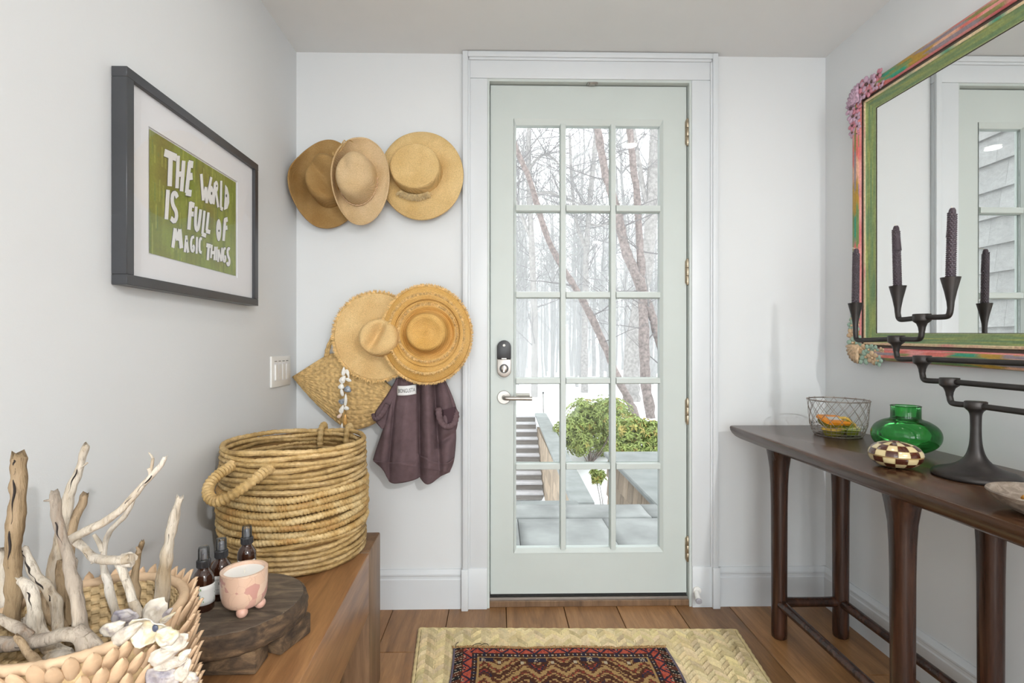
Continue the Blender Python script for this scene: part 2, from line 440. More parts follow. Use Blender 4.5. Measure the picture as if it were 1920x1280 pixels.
for a, b in ((225, 271), (487, 532), (748, 793), (1007, 1050)):
    z0, z1 = Zl(b), Zl(a); hx = dx1 + .001
    h = dpart('hinge', MB().bx(hx - .007, hx + .004, DY - .0035, DY + .001, z0 + .004, z1 - .004), 'brass', bevel=.0008)
    for k in range(3):
        za = z0 + (z1 - z0) * k / 3 + .0008; zb = z0 + (z1 - z0) * (k + 1) / 3 - .0008
        dpart('knuckle', MB().lathe([(0, za), (.0072, za), (.0078, za + .001), (.0078, zb - .001), (.0072, zb), (0, zb)], 14, (hx + .001, DY - .008, 0)), 'brass', h)
    dpart('finial', MB().ball((hx + .001, DY - .008, z1 + .0005), .006, 10, 6).ball((hx + .001, DY - .008, z0 - .0005), .006, 10, 6), 'brass', h)
# deadbolt: dark upper half, metal lower half, thumb turn
kx, kz, kw = X(945), Zl(672), .0285; kh = .075
def pill(z0, z1, top, bot, y0, y1, w):
    poly = []
    if bot: poly += [(kx + w * math.cos(a), z0 + w + w * math.sin(a)) for a in [PI + PI * i / 14 for i in range(15)]]
    else: poly += [(kx - w, z0), (kx + w, z0)]
    if top: poly += [(kx + w * math.cos(a), z1 - w + w * math.sin(a)) for a in [PI * i / 14 for i in range(15)]]
    else: poly += [(kx + w, z1), (kx - w, z1)]
    return MB().prism(poly, y1 - y0, lambda x, y, h: (x, y0 + h, y))
db = dpart('deadbolt', pill(kz - kh, kz - .002, False, True, DY - .024, DY + .001, kw), 'nickel', bevel=.003, seg=2, label='satin metal lower half of the deadbolt')
dpart('battery_cover', pill(kz - .001, kz + kh, True, False, DY - .026, DY + .001, kw), 'blackpl', db, bevel=.003, seg=2, label='black rounded upper cover')
dpart('turn_plate', MB().lathe([(0, 0), (.0165, 0), (.0165, .004), (0, .004)], 24).lathe([(.0165, 0), (.0185, 0), (.0185, .001), (.0165, .001)], 24), 'blackpl', db)
tp = db.children[-1]; tp.rotation_euler = (PI / 2, 0, 0); tp.location = Vector((kx, DY - .0238, kz - .04)) - Vector(door.location)
tp.data.transform(Matrix.Translation(Vector(door.location)))
dpart('thumb_turn', MB().box((kx, DY - .034, kz - .04), (.008, .012, .028), Matrix.Rotation(.1, 3, 'Y')).ball((kx, DY - .028, kz - .04), .0145, 16, 8, (1, .3, 1)), 'nickel', db, bevel=.001)
dpart('badge', MB().ball((kx, DY - .0262, kz + kh - .021), .0055, 14, 6, (1, .15, 1)), 'whitepl', db, label='small round white badge')
dpart('tab', MB().box((kx, DY - .0265, kz + .0005), (.02, .003, .004)), 'nickel', db)
# lever handle inside, the outer one seen through the glass
lx, lz = X(945), Zl(744)
for sgn, yb, dz in ((-1, DY, 0), (1, DY + DT, 0)):
    def disc(r, y0, y1): return MB().prism([(lx + r * math.cos(2 * PI * i / 28), lz + r * math.sin(2 * PI * i / 28)) for i in range(28)], y1 - y0, lambda x, y, h: (x, y0 + h, y))
    ro = dpart('lever_handle', disc(.0275, min(yb, yb + sgn * .009), max(yb, yb + sgn * .009)), 'nickel', bevel=.0015)
    dpart('lever', MB().tube(smoothed([(lx, yb + sgn * .006, lz), (lx, yb + sgn * .048, lz), (lx + .012, yb + sgn * .052, lz), (lx + .112, yb + sgn * .052, lz - .001)], 2), .0085, 14), 'nickel', ro)

# white wall bumper on the right plinth
dsx = at(1306, 1110, 1, WB - .03)
ds = thing('door_stop', 'small white rubber-tipped door stop on the right door casing base', 'door stop', (dsx.x, WB - .022, dsx.z))
part('mount', MB().tube([(dsx.x + .004, WB - .0215, dsx.z + .006), (dsx.x + .004, WB - .03, dsx.z + .006)], .016, 16).ball((dsx.x + .012, WB - .031, dsx.z + .006), .004, 10, 6), M['whitepl'], ds, bevel=.001)
part('stem', MB().tube([(dsx.x, WB - .028, dsx.z + .002), (dsx.x - .008, WB - .07, dsx.z - .012)], [.009, .012], 14), M['whitepl'], ds)
part('tip', MB().tube([(dsx.x - .0075, WB - .0702, dsx.z - .0121), (dsx.x - .010, WB - .08, dsx.z - .0155)], [.0125, .0115], 14), plain('grey_rubber', (.35, .34, .37), .7), ds, bevel=.002, label='grey rubber tip')

# hall ceiling lamps, out of frame; all but two added to suit the light
M['lampglass'] = emit('lamp_diffuser', (1, .93, .82), 5.0)
for (x, y) in LAMPS:
    rl = thing('ceiling_light', 'round white flush ceiling light out of view, one of a partly added set', 'ceiling light', (x, y, CEIL), 'flush ceiling lights')
    part('trim_ring', MB().lathe([(.040, CEIL), (.060, CEIL), (.060, CEIL - .006), (.044, CEIL - .012), (.040, CEIL - .006)], 32, (x, y, 0), cap=False), M['trim'], rl)
    part('diffuser', MB().lathe([(0, CEIL - .008), (.040, CEIL - .006), (.040, CEIL - .002), (0, CEIL - .002)], 32, (x, y, 0)), M['lampglass'], rl)
    l = bpy.data.lights.new('bulb', 'AREA'); l.shape = 'DISK'; l.size = .08; l.energy = LAMP_W if x < 1 else 92.0; l.color = (1, .965, .92) if x < 1 else (1, .995, .985)
    lo = bpy.data.objects.new('bulb', l); lo.parent = rl; lo.location = (0, 0, -.02); COL.objects.link(lo)

def added_window(name, c, w, h, along_x):  # unseen windows added behind the camera to frame the fill lights
    m = MB(); t = .05
    def b(u0, u1, z0, z1):
        if along_x: m.bx(c[0] + u0, c[0] + u1, c[1] - .04, c[1] + .03, z0, z1)
        else: m.bx(c[0] - .04, c[0] + .03, c[1] + u0, c[1] + u1, z0, z1)
    z0, z1 = c[2] - h / 2, c[2] + h / 2
    b(-w / 2, w / 2, z0, z0 + t); b(-w / 2, w / 2, z1 - t, z1); b(-w / 2, -w / 2 + t, z0 + t, z1 - t); b(w / 2 - t, w / 2, z0 + t, z1 - t)
    b(-.02, .02, z0 + t, z1 - t); b(-w / 2 + t, -.02, c[2] - .02, c[2] + .02); b(.02, w / 2 - t, c[2] - .02, c[2] + .02)
    o = struct(name, m, M['trim'], 30, .003)
    p = MB()
    if along_x: p.bx(c[0] - w / 2 + .01, c[0] + w / 2 - .01, c[1] - .004, c[1], z0 + .01, z1 - .01)
    else: p.bx(c[0] - .004, c[0], c[1] - w / 2 + .01, c[1] + w / 2 - .01, z0 + .01, z1 - .01)
    part('pane', p, M['glass'], o, angle=0)
added_window('fill_window_1', (.26, REAR - .05, 1.05), 1.72, 2.0, True)
added_window('fill_window_2', (WL - .05, -1.35, 1.25), 1.5, 1.5, False)
# ---------------------------------------------------------------- outdoors
def C_(name, c, **k): return plain(name, c, **k)
M['snow'] = plain('snow', (.86, .88, .90), .7, .2, var=.03, vs=2, bmp=.3, bs=6)
M['stone'] = plain('bluestone', (.225, .235, .23), .55, .4, var=.30, vs=4, bmp=.35, bs=12, jit=.16)
M['capstone'] = plain('cap_stone', (.20, .215, .21), .6, .4, var=.15, vs=5, bmp=.2, bs=14)
M['stepwood'] = wood('weathered_step_wood', [(.25, (.13, .115, .10)), (.6, (.20, .185, .17)), (.8, (.26, .25, .23))], (.8, 9, 9), 2, .8, .3, .12, 9)
M['tread'] = plain('pale_tread', (.42, .41, .42), .8, var=.1)  # paler than the riser wood
M['shingle'] = wood('cedar_shingle', [(.25, (.22, .16, .11)), (.6, (.33, .26, .19)), (.8, (.42, .35, .27))], (12, 12, 1), 2, .85, .4, .25, 20)
M['shinglegrey'] = wood('house_shingle_grey', [(.25, (.27, .27, .27)), (.6, (.36, .36, .36)), (.8, (.44, .44, .44))], (1.5, 5, 8), 2, .85, .2, .06, 20)
M['bark'] = plain('bark_reddish', (.20, .165, .155), .9, .1, var=.4, vs=14, bmp=.8, bs=30)
M['barkgrey'] = plain('bark_grey', (.26, .245, .235), .9, .1, var=.3, vs=10, bmp=.6, bs=20)
M['barkpale'] = plain('bark_pale', (.26, .255, .25), .9, .1, var=.2, vs=6, jit=.12)
M['twig'] = plain('twig_bark', (.17, .16, .16), .9, .1)
M['leaf'] = plain('rhododendron_leaf', (.29, .35, .12), .5, .3, var=.4, vs=14)
M['leafwarm'] = plain('leaf_yellowing', (.40, .34, .12), .55, .3, var=.4, vs=14)

# terrace
pat = struct('patio', MB().bx(-2.2, 3.0, WB + .145, 3.48, -.35, -.060), M['capstone'])
rowsY = [(3.22, 3.5, [-2.2, -.9, -.05, .42, .98, 1.9, 3.0]), (2.72, 3.215, [-2.2, -1.0, .12, .66, 1.25, 2.1, 3.0]), (2.22, 2.715, [-2.2, -.6, .30, .55, 1.05, 1.7, 3.0])]
for y0, y1, xs in rowsY:
    for a, b in zip(xs, xs[1:]):
        m = MB().grid(lambda u, v: (a + .002 + (b - a - .004) * u, y0 + .002 + (y1 - y0 - .004) * v, -.05 + .004 * mnoise.noise(Vector((a * 3 + u * 4 * (b - a), y0 * 7 + v * 3, 0)))), 10, 6)
        part('paving_stone', m, M['stone'], pat, angle=30, solid=.03)
struct('trim_10', MB().bx(-1.6, .60, 3.56, 3.86, -.2, -.115), M['capstone'], bevel=.01)
struct('trim_11', MB().bx(-.2, 1.0, WB + .15, 2.26, -.2, -.03), M['capstone'], bevel=.006)

def shingle_wall(name, x, y0, y1, z0, z1, face, mt, course, wid, ystep=0):
    """wall in the YZ plane at x with its shingles proud on side face (+1/-1)"""
    w = struct(name, MB().bx(min(x, x - face * .12), max(x, x - face * .12), y0, y1, z0, z1), mt)
    rr = random.Random(3); z = z1 - course; k = 0
    while z > z0 - course * .5:
        y = y0 - (wid * .5 if k % 2 else 0)
        while y < y1:
            ww = wid * rr.uniform(.75, 1.25); a, b = max(y, y0), min(y + ww, y1)
            if b - a > .01:
                zz = z + rr.uniform(-.006, .006)
                vs = [(x + face * .022, a + .002, zz), (x + face * .022, b - .002, zz), (x + face * .004, b - .002, zz + course * 1.05), (x + face * .004, a + .002, zz + course * 1.05),
                      (x, a + .002, zz), (x, b - .002, zz), (x, b - .002, zz + course * 1.05), (x, a + .002, zz + course * 1.05)]
                part('shingle', MB().add(vs, [(0, 1, 2, 3), (7, 6, 5, 4), (0, 4, 5, 1), (1, 5, 6, 2), (2, 6, 7, 3), (3, 7, 4, 0)]), mt, w, angle=0)
            y += ww
        z -= course; k += 1
    return w
# right: low shingled wall with a wide stone top, runs away from the terrace
shingle_wall('wall_terrace', 1.12, 3.52, 5.15, -1.1, -.075, -1, M['shingle'], .19, .14)
struct('trim_12', MB().bx(1.085, 2.6, 3.30, 5.22, -.075, -.03), M['capstone'], bevel=.008)
struct('wall_terrace_end', MB().bx(1.13, 2.55, 5.0, 5.14, -1.2, -.075), M['shingle'])
# left: stair cheek wall with a stone cap
shingle_wall('wall_stair', 1.03, 6.9, 13.6, -2.5, -1.12, -1, M['shingle'], .30, .26)
cap = MB(); zc0, zc1 = -1.12, -.84
cap.add([(.99, 6.85, zc0), (1.30, 6.85, zc0), (1.30, 13.9, zc1), (.99, 13.9, zc1), (.99, 6.85, zc0 + .06), (1.30, 6.85, zc0 + .06), (1.30, 13.9, zc1 + .06), (.99, 13.9, zc1 + .06)],
        [(3, 2, 1, 0), (4, 5, 6, 7), (0, 1, 5, 4), (1, 2, 6, 5), (2, 3, 7, 6), (3, 0, 4, 7)])
struct('trim_13', cap, M['capstone'])
st = thing('outdoor_stairs', 'weathered wooden stairs climbing the snowy bank outside the door', 'stairs', (0, 11.2, -2.35))
nst, z_b, z_t, y_b, y_t = 10, -2.36, -.83, 11.2, 13.9
for k in range(nst):
    za = z_b + (z_t - z_b) * k / nst; zb = z_b + (z_t - z_b) * (k + 1) / nst; ya = y_b + (y_t - y_b) * k / nst
    part('riser', MB().bx(-1.2, .99, ya + .03, ya + .06, za, zb - .03), M['stepwood'], st)
    part('tread', MB().bx(-1.2, .995, ya, ya + .31, zb - .035, zb), M['tread'], st, label='pale tread')
# snow
def sst(a, b, x):
    t = max(0, min(1, (x - a) / (b - a))); return t * t * (3 - 2 * t)
def gz(x, y):
    z = -2.4 + 1.45 * sst(9.5, 15.2, y + .25 * (x - 1.3) * (1 if x > 1.3 else 0)) - .75 * sst(18, 70, y)
    z += .10 * mnoise.noise(Vector((x * .5, y * .5, 0))) + .05 * mnoise.noise(Vector((x * 2, y * 2, 3)))
    if -1.6 < x < 1.1 and y < 14.0: z = min(z, -2.45 + .0 * y)
    return z
ys = [3.4 + .35 * k for k in range(44)] + [19 + 1.6 * k for k in range(52)]
xs = [-55 + 3 * k for k in range(17)] + [-4.8 + .3 * k for k in range(49)] + [10 + 3 * k for k in range(21)]
m = MB(); nx = len(xs)
m.v = [(x, y, gz(x, y)) for y in ys for x in xs]
m.f = [(j * nx + i, j * nx + i + 1, (j + 1) * nx + i + 1, (j + 1) * nx + i) for j in range(len(ys) - 1) for i in range(nx - 1)]
sn = struct('snow_ground', m, M['snow'], 180)
struct('ground_near', MB().bx(-55, 70, WB + .2, 3.5, -2.6, -2.5), M['snow'])

# the house's own shingled side, seen only in the mirror through the door
hw = struct('wall_house', MB().bx(-1.25, -.97, WB + .15, 6.2, -2.4, 4.6), M['shinglegrey'])
for k in range(26):
    z = -.6 + k * .2; y = WB + .16
    rr = random.Random(k)
    while y < 6.2:
        w_ = rr.uniform(.5, .9); b = min(6.2, y + w_)
        part('shingle', MB().add([(-.935, y, z), (-.935, b - .0012, z), (-.966, b - .0012, z + .21), (-.966, y, z + .21), (-.97, y, z), (-.97, b - .004, z), (-.972, b - .004, z + .21), (-.972, y, z + .21)],
             [(0, 1, 2, 3), (7, 6, 5, 4), (0, 4, 5, 1), (1, 5, 6, 2), (2, 6, 7, 3), (3, 7, 4, 0)]), M['shinglegrey'], hw, angle=0)
        y = b

# trees ------------------------------------------------------------
def twigs_into(m, p, d, L, r, depth, rr, n=4, droop=.05):
    """a crooked branch that forks into finer ones"""
    pts = [p]; dd = d.normalized(); k = 5
    for i in range(k):
        dd = (dd + Vector((rr.uniform(-1, 1), rr.uniform(-1, 1), rr.uniform(-.8, .9))) * .22).normalized()
        pts.append(pts[-1] + dd * L / k)
    m.tube(pts, [r * (1 - .75 * i / k) for i in range(k + 1)], n, caps=False)
    if depth <= 0: return
    for _ in range(3 if depth > 1 else 4):
        i = rr.randint(1, k); q = pts[i]
        e = (dd + Vector((rr.uniform(-1, 1), rr.uniform(-1, 1), rr.uniform(-.6, 1)))).normalized()
        twigs_into(m, q, e, L * rr.uniform(.45, .75), max(r * .45, .004), depth - 1, rr, 3)
def px_path(pts, y): return [at(a, b, 1, y + (0 if len(p) == 2 else 0)) for p in pts for a, b in (p[:2],)]
def near_tree(name, label, Y, trunks, mt, seed, nb=10, L=1.6, zb=None, br=.03):
    """trunks: list of (photo pixel path, radius px start, radius px end)"""
    rr = random.Random(seed); s = FOC / Y
    base = px_path(trunks[0][0][:1], Y)[0]
    t = thing(name, label, 'tree', base)
    tw = MB()
    for i, (path, r0, r1) in enumerate(trunks):
        pp = [tuple(p) for p in px_path(path, Y)]
        if i == 0: pp = [(pp[0][0], Y, gz(pp[0][0], Y) - .35)] + [q for q in pp if q[2] > gz(q[0], Y) - .1]
        pts = smoothed(pp, 2); n = len(pts)
        pts = [Vector(p) + Vector((0, rr.uniform(-.04, .04), 0)) for p in pts]
        part('trunk' if i == 0 else 'limb', MB().tube(pts, [(r0 + (r1 - r0) * k / (n - 1)) / s * (1 + .12 * rr.uniform(-1, 1)) for k in range(n)], 12), mt, t, angle=80)
        for _ in range(nb):
            q = pts[rr.randint(n // 4, n - 1)]
            if q.z < -.2: continue
            d = Vector((rr.uniform(-1, 1), rr.uniform(-.6, .6), rr.uniform(-.1, .9)))
            twigs_into(tw, q, d, L * rr.uniform(.5, 1.2), br * rr.uniform(.5, 1), 2, rr)
    if tw.f: part('twigs', tw, M['twig'], t, angle=0, stuff=True)
    return t
near_tree('leaning_tree', 'slender reddish trunk leaning left across the middle of the door glass', 13.4,
          [([(1196, 800), (1192, 778), (1177, 745), (1162, 718), (1135, 650), (1104, 583), (1073, 529), (1045, 486), (1018, 427), (995, 337), (975, 298), (955, 240), (940, 170)], 8.5, 4)], M['bark'], 3, 9)
near_tree('forked_tree', 'reddish forked tree with three limbs in the right column of panes', 14.2,
          [([(1223, 800), (1219, 770), (1210, 718), (1208, 660), (1206, 591), (1205, 540)], 9.5, 9),
           ([(1205, 545), (1182, 493), (1166, 446), (1158, 400), (1146, 360), (1135, 325), (1123, 259), (1112, 190), (1105, 120)], 10, 6),
           ([(1205, 545), (1202, 500), (1200, 470), (1196, 376), (1186, 298), (1180, 235), (1172, 170), (1168, 110)], 8, 5),
           ([(1203, 535), (1210, 560), (1221, 585), (1235, 632), (1252, 700), (1262, 790)], 7.5, 9)], M['bark'], 5, 7)
near_tree('grey_tree', 'broad grey trunk behind the forked tree at the right', 18.0,
          [([(1184, 765), (1184, 745), (1184, 700), (1191, 610), (1204, 540), (1213, 493), (1221, 415), (1226, 330), (1230, 240), (1233, 120)], 17, 10),
           ([(1221, 415), (1205, 350), (1196, 290), (1180, 200)], 6, 3), ([(1226, 330), (1240, 280), (1255, 220)], 5, 3)], M['barkgrey'], 8, 8, 2.2)
near_tree('crooked_tree', 'grey many branched tree filling the upper left panes', 20.0,
          [([(1002, 735), (1003, 640), (1000, 540), (997, 450), (993, 380), (990, 300), (993, 220), (1000, 130)], 7, 4),
           ([(997, 450), (975, 400), (960, 350), (930, 330)], 4, 2), ([(993, 380), (1020, 355), (1060, 375), (1100, 385)], 4, 1.5), ([(990, 320), (1015, 285), (1045, 300), (1060, 330)], 3, 1)], M['barkgrey'], 12, 16, 2.6)
near_tree('twin_tree', 'pale grey tree rising through the middle column of panes', 22.0,
          [([(1096, 730), (1096, 640), (1098, 550), (1099, 470), (1104, 400), (1110, 330), (1118, 260), (1124, 130)], 7, 4),
           ([(1099, 470), (1080, 420), (1072, 350), (1068, 250)], 4, 2), ([(1104, 420), (1130, 425), (1150, 410)], 3, 1.5)], M['barkgrey'], 15, 16, 2.6)
# far woods: a few prototypes copied into a deep belt
def far_tree(seed, H):
    rr = random.Random(seed)
    t = thing('bare_tree', 'pale leafless tree in the far woods beyond the snow', 'tree', (0, 0, 0), 'bare trees of the far woods')
    pts = [Vector((0, 0, -.3))]
    for k in range(8): pts.append(pts[-1] + Vector((rr.uniform(-.16, .16), rr.uniform(-.1, .1), H / 8)))
    part('trunk', MB().tube(pts, [.13 * (1 - .8 * k / 8) for k in range(9)], 7), M['barkpale'], t, angle=80)
    tw = MB()
    for _ in range(20):
        k = rr.randint(2, 8); d = Vector((rr.uniform(-1, 1), rr.uniform(-.5, .5), rr.uniform(.05, .8)))
        twigs_into(tw, pts[k], d, rr.uniform(1.6, 3.4), .045 * rr.uniform(.6, 1.2), 2, rr, 3)
    part('twigs', tw, M['barkpale'], t, angle=0, stuff=True)
    return t
protos = [far_tree(100 + k, 11 + k) for k in range(5)]
used = set(); rr = random.Random(21)
spots = []
for k in range(180):
    y = 24 + 56 * (k / 180) ** .85; w = 0.05 * y
    spots.append((-0.06 * y + rr.random() * (.45 * y), y))
for k in range(80):
    y = rr.uniform(26, 70); x = (rr.uniform(-.75, -.10) if k % 2 else rr.uniform(.42, 1.0)) * y; spots.append((x, y))
for k, (x, y) in enumerate(spots):
    p = protos[k % 5]
    o = p if (k % 5) not in used else copy_tree(p)
    used.add(k % 5)
    o.location = (x, y, gz(x, y)); o.rotation_euler = (0, 0, rr.uniform(0, 6.28)); sc = rr.uniform(.7, 1.25); o.scale = (sc * rr.uniform(.6, 1), sc, sc)

# rhododendrons
def shrub(name, label, c, rx, rz, n, seed, warm=.1):
    rr = random.Random(seed); g = gz(c[0], c[1])
    t = thing(name, label, 'shrub', (c[0], c[1], g)); st_ = MB(); lf = [MB(), MB()]
    blobs = [(Vector((c[0] + rr.uniform(-.6, .6) * rx, c[1] + rr.uniform(-.5, .5) * rx, c[2] + rr.uniform(-.6, .75) * rz)), rr.uniform(.28, .5) * rx) for _ in range(13)]
    for b, br in blobs:
        st_.tube(smoothed([(c[0], c[1], g - .05), ((c[0] + b.x) / 2 + .1, (c[1] + b.y) / 2, (g + b.z) / 2 - .1), tuple(b)], 2), .014 * rx, 5)
        for _ in range(n // 13):
            d = Vector((rr.gauss(0, 1), rr.gauss(0, 1), rr.gauss(0, 1) + .3)).normalized(); q = b + d * br * rr.uniform(.6, 1.05)
            m_ = lf[1 if rr.random() < warm else 0]; d = (d + Vector((0, 0, .5))).normalized()
            a0 = rr.uniform(0, 6.28); e = d.orthogonal().normalized(); f_ = d.cross(e)
            for k in range(5):
                a = a0 + 2 * PI * k / 5; r_ = (e * math.cos(a) + f_ * math.sin(a)); s_ = r_.cross(d)
                L = rr.uniform(.07, .11); w_ = .018; tip = q + r_ * L - d * L * .25
                mid = q + r_ * L * .5 + d * .012
                m_.add([q, mid + s_ * w_, tip, mid - s_ * w_], [(0, 1, 2), (0, 2, 3)])
    part('stem', st_, M['bark'], t)
    part('foliage', lf[0], M['leaf'], t, angle=0, stuff=True, flip=False)
    part('foliage', lf[1], M['leafwarm'], t, angle=0, stuff=True, flip=False, label='yellowing leaves')
shrub('rhododendron', 'large green rhododendron on the snowy bank, in the middle column of panes', (2.14, 12.0, -.98), 1.0, .95, 2500, 2)
shrub('rhododendron', 'smaller yellow-green rhododendron behind the stone topped wall at right', (2.62, 9.4, -.80), .56, .46, 1100, 5, .2)
shrub('rhododendron', 'small rhododendron sprig on the snow, low between the stair wall and the terrace wall', (1.86, 9.4, -1.36), .15, .13, 90, 9, .1)
# garden stake on the slope
sp = at(1019, 748, 1, 14.6)
gs = thing('garden_stake', 'thin dark stake standing in the snow left of the large shrub', 'stake', (sp.x, sp.y, gz(sp.x, sp.y)))
part('post', MB().tube([(sp.x, sp.y, gz(sp.x, sp.y) - .05), (sp.x - .01, sp.y, sp.z + .17)], .022, 8), M['barkgrey'], gs)
part('cap', MB().tube([(sp.x - .01, sp.y, sp.z + .165), (sp.x - .01, sp.y, sp.z + .21)], [.035, .03], 8), M['iron'], gs)

# scattering volume added to pale the woods, standing in for overexposed glare
hz = bpy.data.materials.new('woods_veil'); hz.use_nodes = True; _n = hz.node_tree; _n.nodes.remove(_n.nodes['Principled BSDF'])
_v = _n.nodes.new('ShaderNodeVolumeScatter'); _v.inputs['Color'].default_value = (.97, .98, 1, 1); _v.inputs['Density'].default_value = .010; _v.inputs['Anisotropy'].default_value = .2
_n.links.new(_v.outputs[0], _n.nodes['Material Output'].inputs['Volume'])
ho = single('woods_veil', MB().bx(-60, 75, 10.0, 95, -4, 20), hz, (0, 50, 0), kind='structure', angle=0)
# ---------------------------------------------------------------- framed print on the left wall
XF, XW = WL + .034, WL                       # front face of the frame, wall
py0, py1, pz0, pz1 = 1.083, 1.668, 1.1925, 1.6535
pc = ((py0 + py1) / 2, (pz0 + pz1) / 2)
pic = thing('framed_print', 'black framed green print with white hand-cut lettering on the left wall', 'picture', (XW, pc[0], pz0))
fw = .022
for a, b, c, d in ((py0, py1, pz0, pz0 + fw), (py0, py1, pz1 - fw, pz1)):
    part('frame_rail', MB().bx(XW + .001, XF, a, b, c, d), M['pframe'], pic, bevel=.001)
for a, b in ((py0, py0 + fw), (py1 - fw, py1)):
    part('frame_stile', MB().bx(XW + .001, XF - .0002, a, b, pz0 + fw, pz1 - fw), M['pframe'], pic, bevel=.001)
XM = XF - .010
part('backing', MB().bx(XW + .002, XM - .004, py0 + .01, py1 - .01, pz0 + .01, pz1 - .01), M['mat'], pic, angle=0)
q = [at(283, 243, 0, XM), at(444.6, 342.4, 0, XM), at(442.7, 516, 0, XM), at(280.8, 475, 0, XM)]
gy0, gy1, gzt, gzb = (q[0].y + q[3].y) / 2, (q[1].y + q[2].y) / 2, (q[0].z + q[1].z) / 2, (q[2].z + q[3].z) / 2
mb = MB(); B = (XM, XM - .003)
a0, a1, b0, b1 = gy0 - .006, gy1 + .006, gzb - .006, gzt + .004
for r in ((py0 + .015, py1 - .015, pz0 + .015, b0), (py0 + .015, py1 - .015, b1, pz1 - .015), (py0 + .015, a0, b0, b1), (a1, py1 - .015, b0, b1)):
    mb.bx(XM - .003, XM, *r)
part('mat', mb, M['mat'], pic, angle=0, label='white mat board')
def paintgreen(u, v):
    n = mnoise.noise(Vector((u * 26, v * 2.2, 1))); n2 = mnoise.noise(Vector((u * 4, v * 4, 5))); n3 = mnoise.noise(Vector((u * 60, v * 3, 9)))
    a, b, c = Vector(S('#6f7f2c')), Vector(S('#8f9c3e')), Vector(S('#75702a'))
    t = a.lerp(b, max(0, min(1, .5 + n * .9))).lerp(c, max(0, min(1, .2 + n2 * 1.1)))
    if n3 > .42: t = t.lerp(Vector(S('#a9ad55')), .5)
    if n3 < -.45: t = t.lerp(Vector(S('#5b7a45')), .5)
    return tuple(t)
part('print', MB().grid(lambda u, v: (XM - .0025, gy0 + (gy1 - gy0) * u, gzb + (gzt - gzb) * v), 90, 60, cfn=paintgreen), M['vgen'], pic, angle=0, label='green brush-painted sheet')
# hand-cut letters, each a flat shape; strokes given in crop pixels of the photograph, put on the print plane
def L_(x, y): return at(250 + x / 4.127, 220 + y / 4.127, 0, XM - .0012)
def disc(cx, cy, rx, ry, n=18): return [(cx + rx * math.cos(2 * PI * k / n), cy + ry * math.sin(2 * PI * k / n)) for k in range(n)]
LET = [('T', [('s', [(243, 272), (333, 312)], 18), ('s', [(289, 300), (281, 532)], 16)]),
 ('H', [('s', [(348, 296), (338, 548)], 12), ('s', [(390, 335), (373, 572)], 13), ('s', [(343, 440), (384, 438)], 13)]),
 ('E', [('s', [(437, 345), (412, 585)], 13), ('s', [(430, 358), (462, 366)], 17), ('s', [(424, 460), (457, 455)], 17), ('s', [(408, 578), (448, 588)], 16)]),
 ('W', [('s', [(526, 438), (541, 642)], 9), ('s', [(540, 640), (562, 540)], 9), ('s', [(562, 540), (567, 662)], 9), ('s', [(566, 662), (603, 462)], 8)]),
 ('O', [('p', disc(602, 600, 20, 72)), ('d', disc(603, 588, 4, 12))]),
 ('R', [('p', disc(641, 535, 15, 45)), ('s', [(632, 505), (620, 672)], 8), ('s', [(638, 570), (657, 695)], 7), ('d', disc(642, 530, 3, 9))]),
 ('L', [('s', [(681, 490), (677, 700)], 7), ('s', [(677, 700), (692, 712)], 9)]),
 ('D', [('p', [(712, 522), (728, 545), (741, 600), (742, 660), (728, 705), (703, 716)]), ('d', disc(717, 606, 4, 12))]),
 ('I', [('s', [(269, 560), (256, 788)], 13)]),
 ('S', [('s', [(340, 620), (328, 585), (306, 590), (299, 640), (310, 690), (332, 725), (336, 775), (318, 808), (292, 780)], 12)]),
 ('F', [('s', [(445, 655), (430, 868)], 12), ('s', [(440, 668), (471, 682)], 13), ('s', [(436, 745), (466, 748)], 12)]),
 ('U', [('s', [(487, 690), (479, 820), (488, 876), (504, 860), (512, 800), (522, 712)], 10)]),
 ('L', [('s', [(551, 722), (535, 900)], 8), ('s', [(532, 902), (562, 915)], 10)]),
 ('L', [('s', [(582, 735), (568, 875)], 8), ('s', [(566, 878), (594, 888)], 10)]),
 ('O', [('p', disc(661, 872, 19, 86)), ('d', disc(660, 877, 4, 9))]),
 ('F', [('s', [(711, 785), (698, 955)], 9), ('s', [(708, 795), (729, 788)], 11), ('s', [(704, 858), (727, 852)], 10)]),
 ('M', [('s', [(324, 858), (306, 1008)], 11), ('s', [(324, 862), (341, 950)], 10), ('s', [(341, 950), (357, 866)], 10), ('s', [(358, 866), (371, 1012)], 13)]),
 ('A', [('s', [(411, 915), (399, 1042)], 8), ('s', [(409, 915), (424, 1045)], 8), ('s', [(402, 985), (420, 985)], 8), ('d', disc(411, 955, 3, 10))]),
 ('G', [('s', [(470, 925), (452, 930), (446, 975), (450, 1030), (466, 1038), (470, 1000), (462, 992)], 7)]),
 ('I', [('s', [(493, 925), (490, 1054)], 7)]),
 ('C', [('s', [(530, 940), (517, 935), (511, 985), (514, 1040), (528, 1045)], 7)]),
 ('T', [('s', [(568, 988), (598, 996)], 10), ('s', [(583, 995), (576, 1104)], 8)]),
 ('H', [('s', [(608, 985), (601, 1088)], 6), ('s', [(633, 1000), (626, 1104)], 6), ('s', [(604, 1046), (629, 1046)], 8)]),
 ('I', [('s', [(648, 1000), (641, 1106)], 5)]),
 ('N', [('s', [(660, 1022), (656, 1118)], 6), ('s', [(660, 1024), (680, 1112)], 6), ('s', [(687, 1008), (681, 1112)], 6)]),
 ('G', [('s', [(714, 1012), (701, 1018), (695, 1062), (699, 1112), (711, 1116), (715, 1078), (707, 1074)], 6)]),
 ('S', [('s', [(746, 1020), (737, 1010), (728, 1035), (733, 1072), (745, 1100), (742, 1140), (731, 1142), (726, 1120)], 7)])]
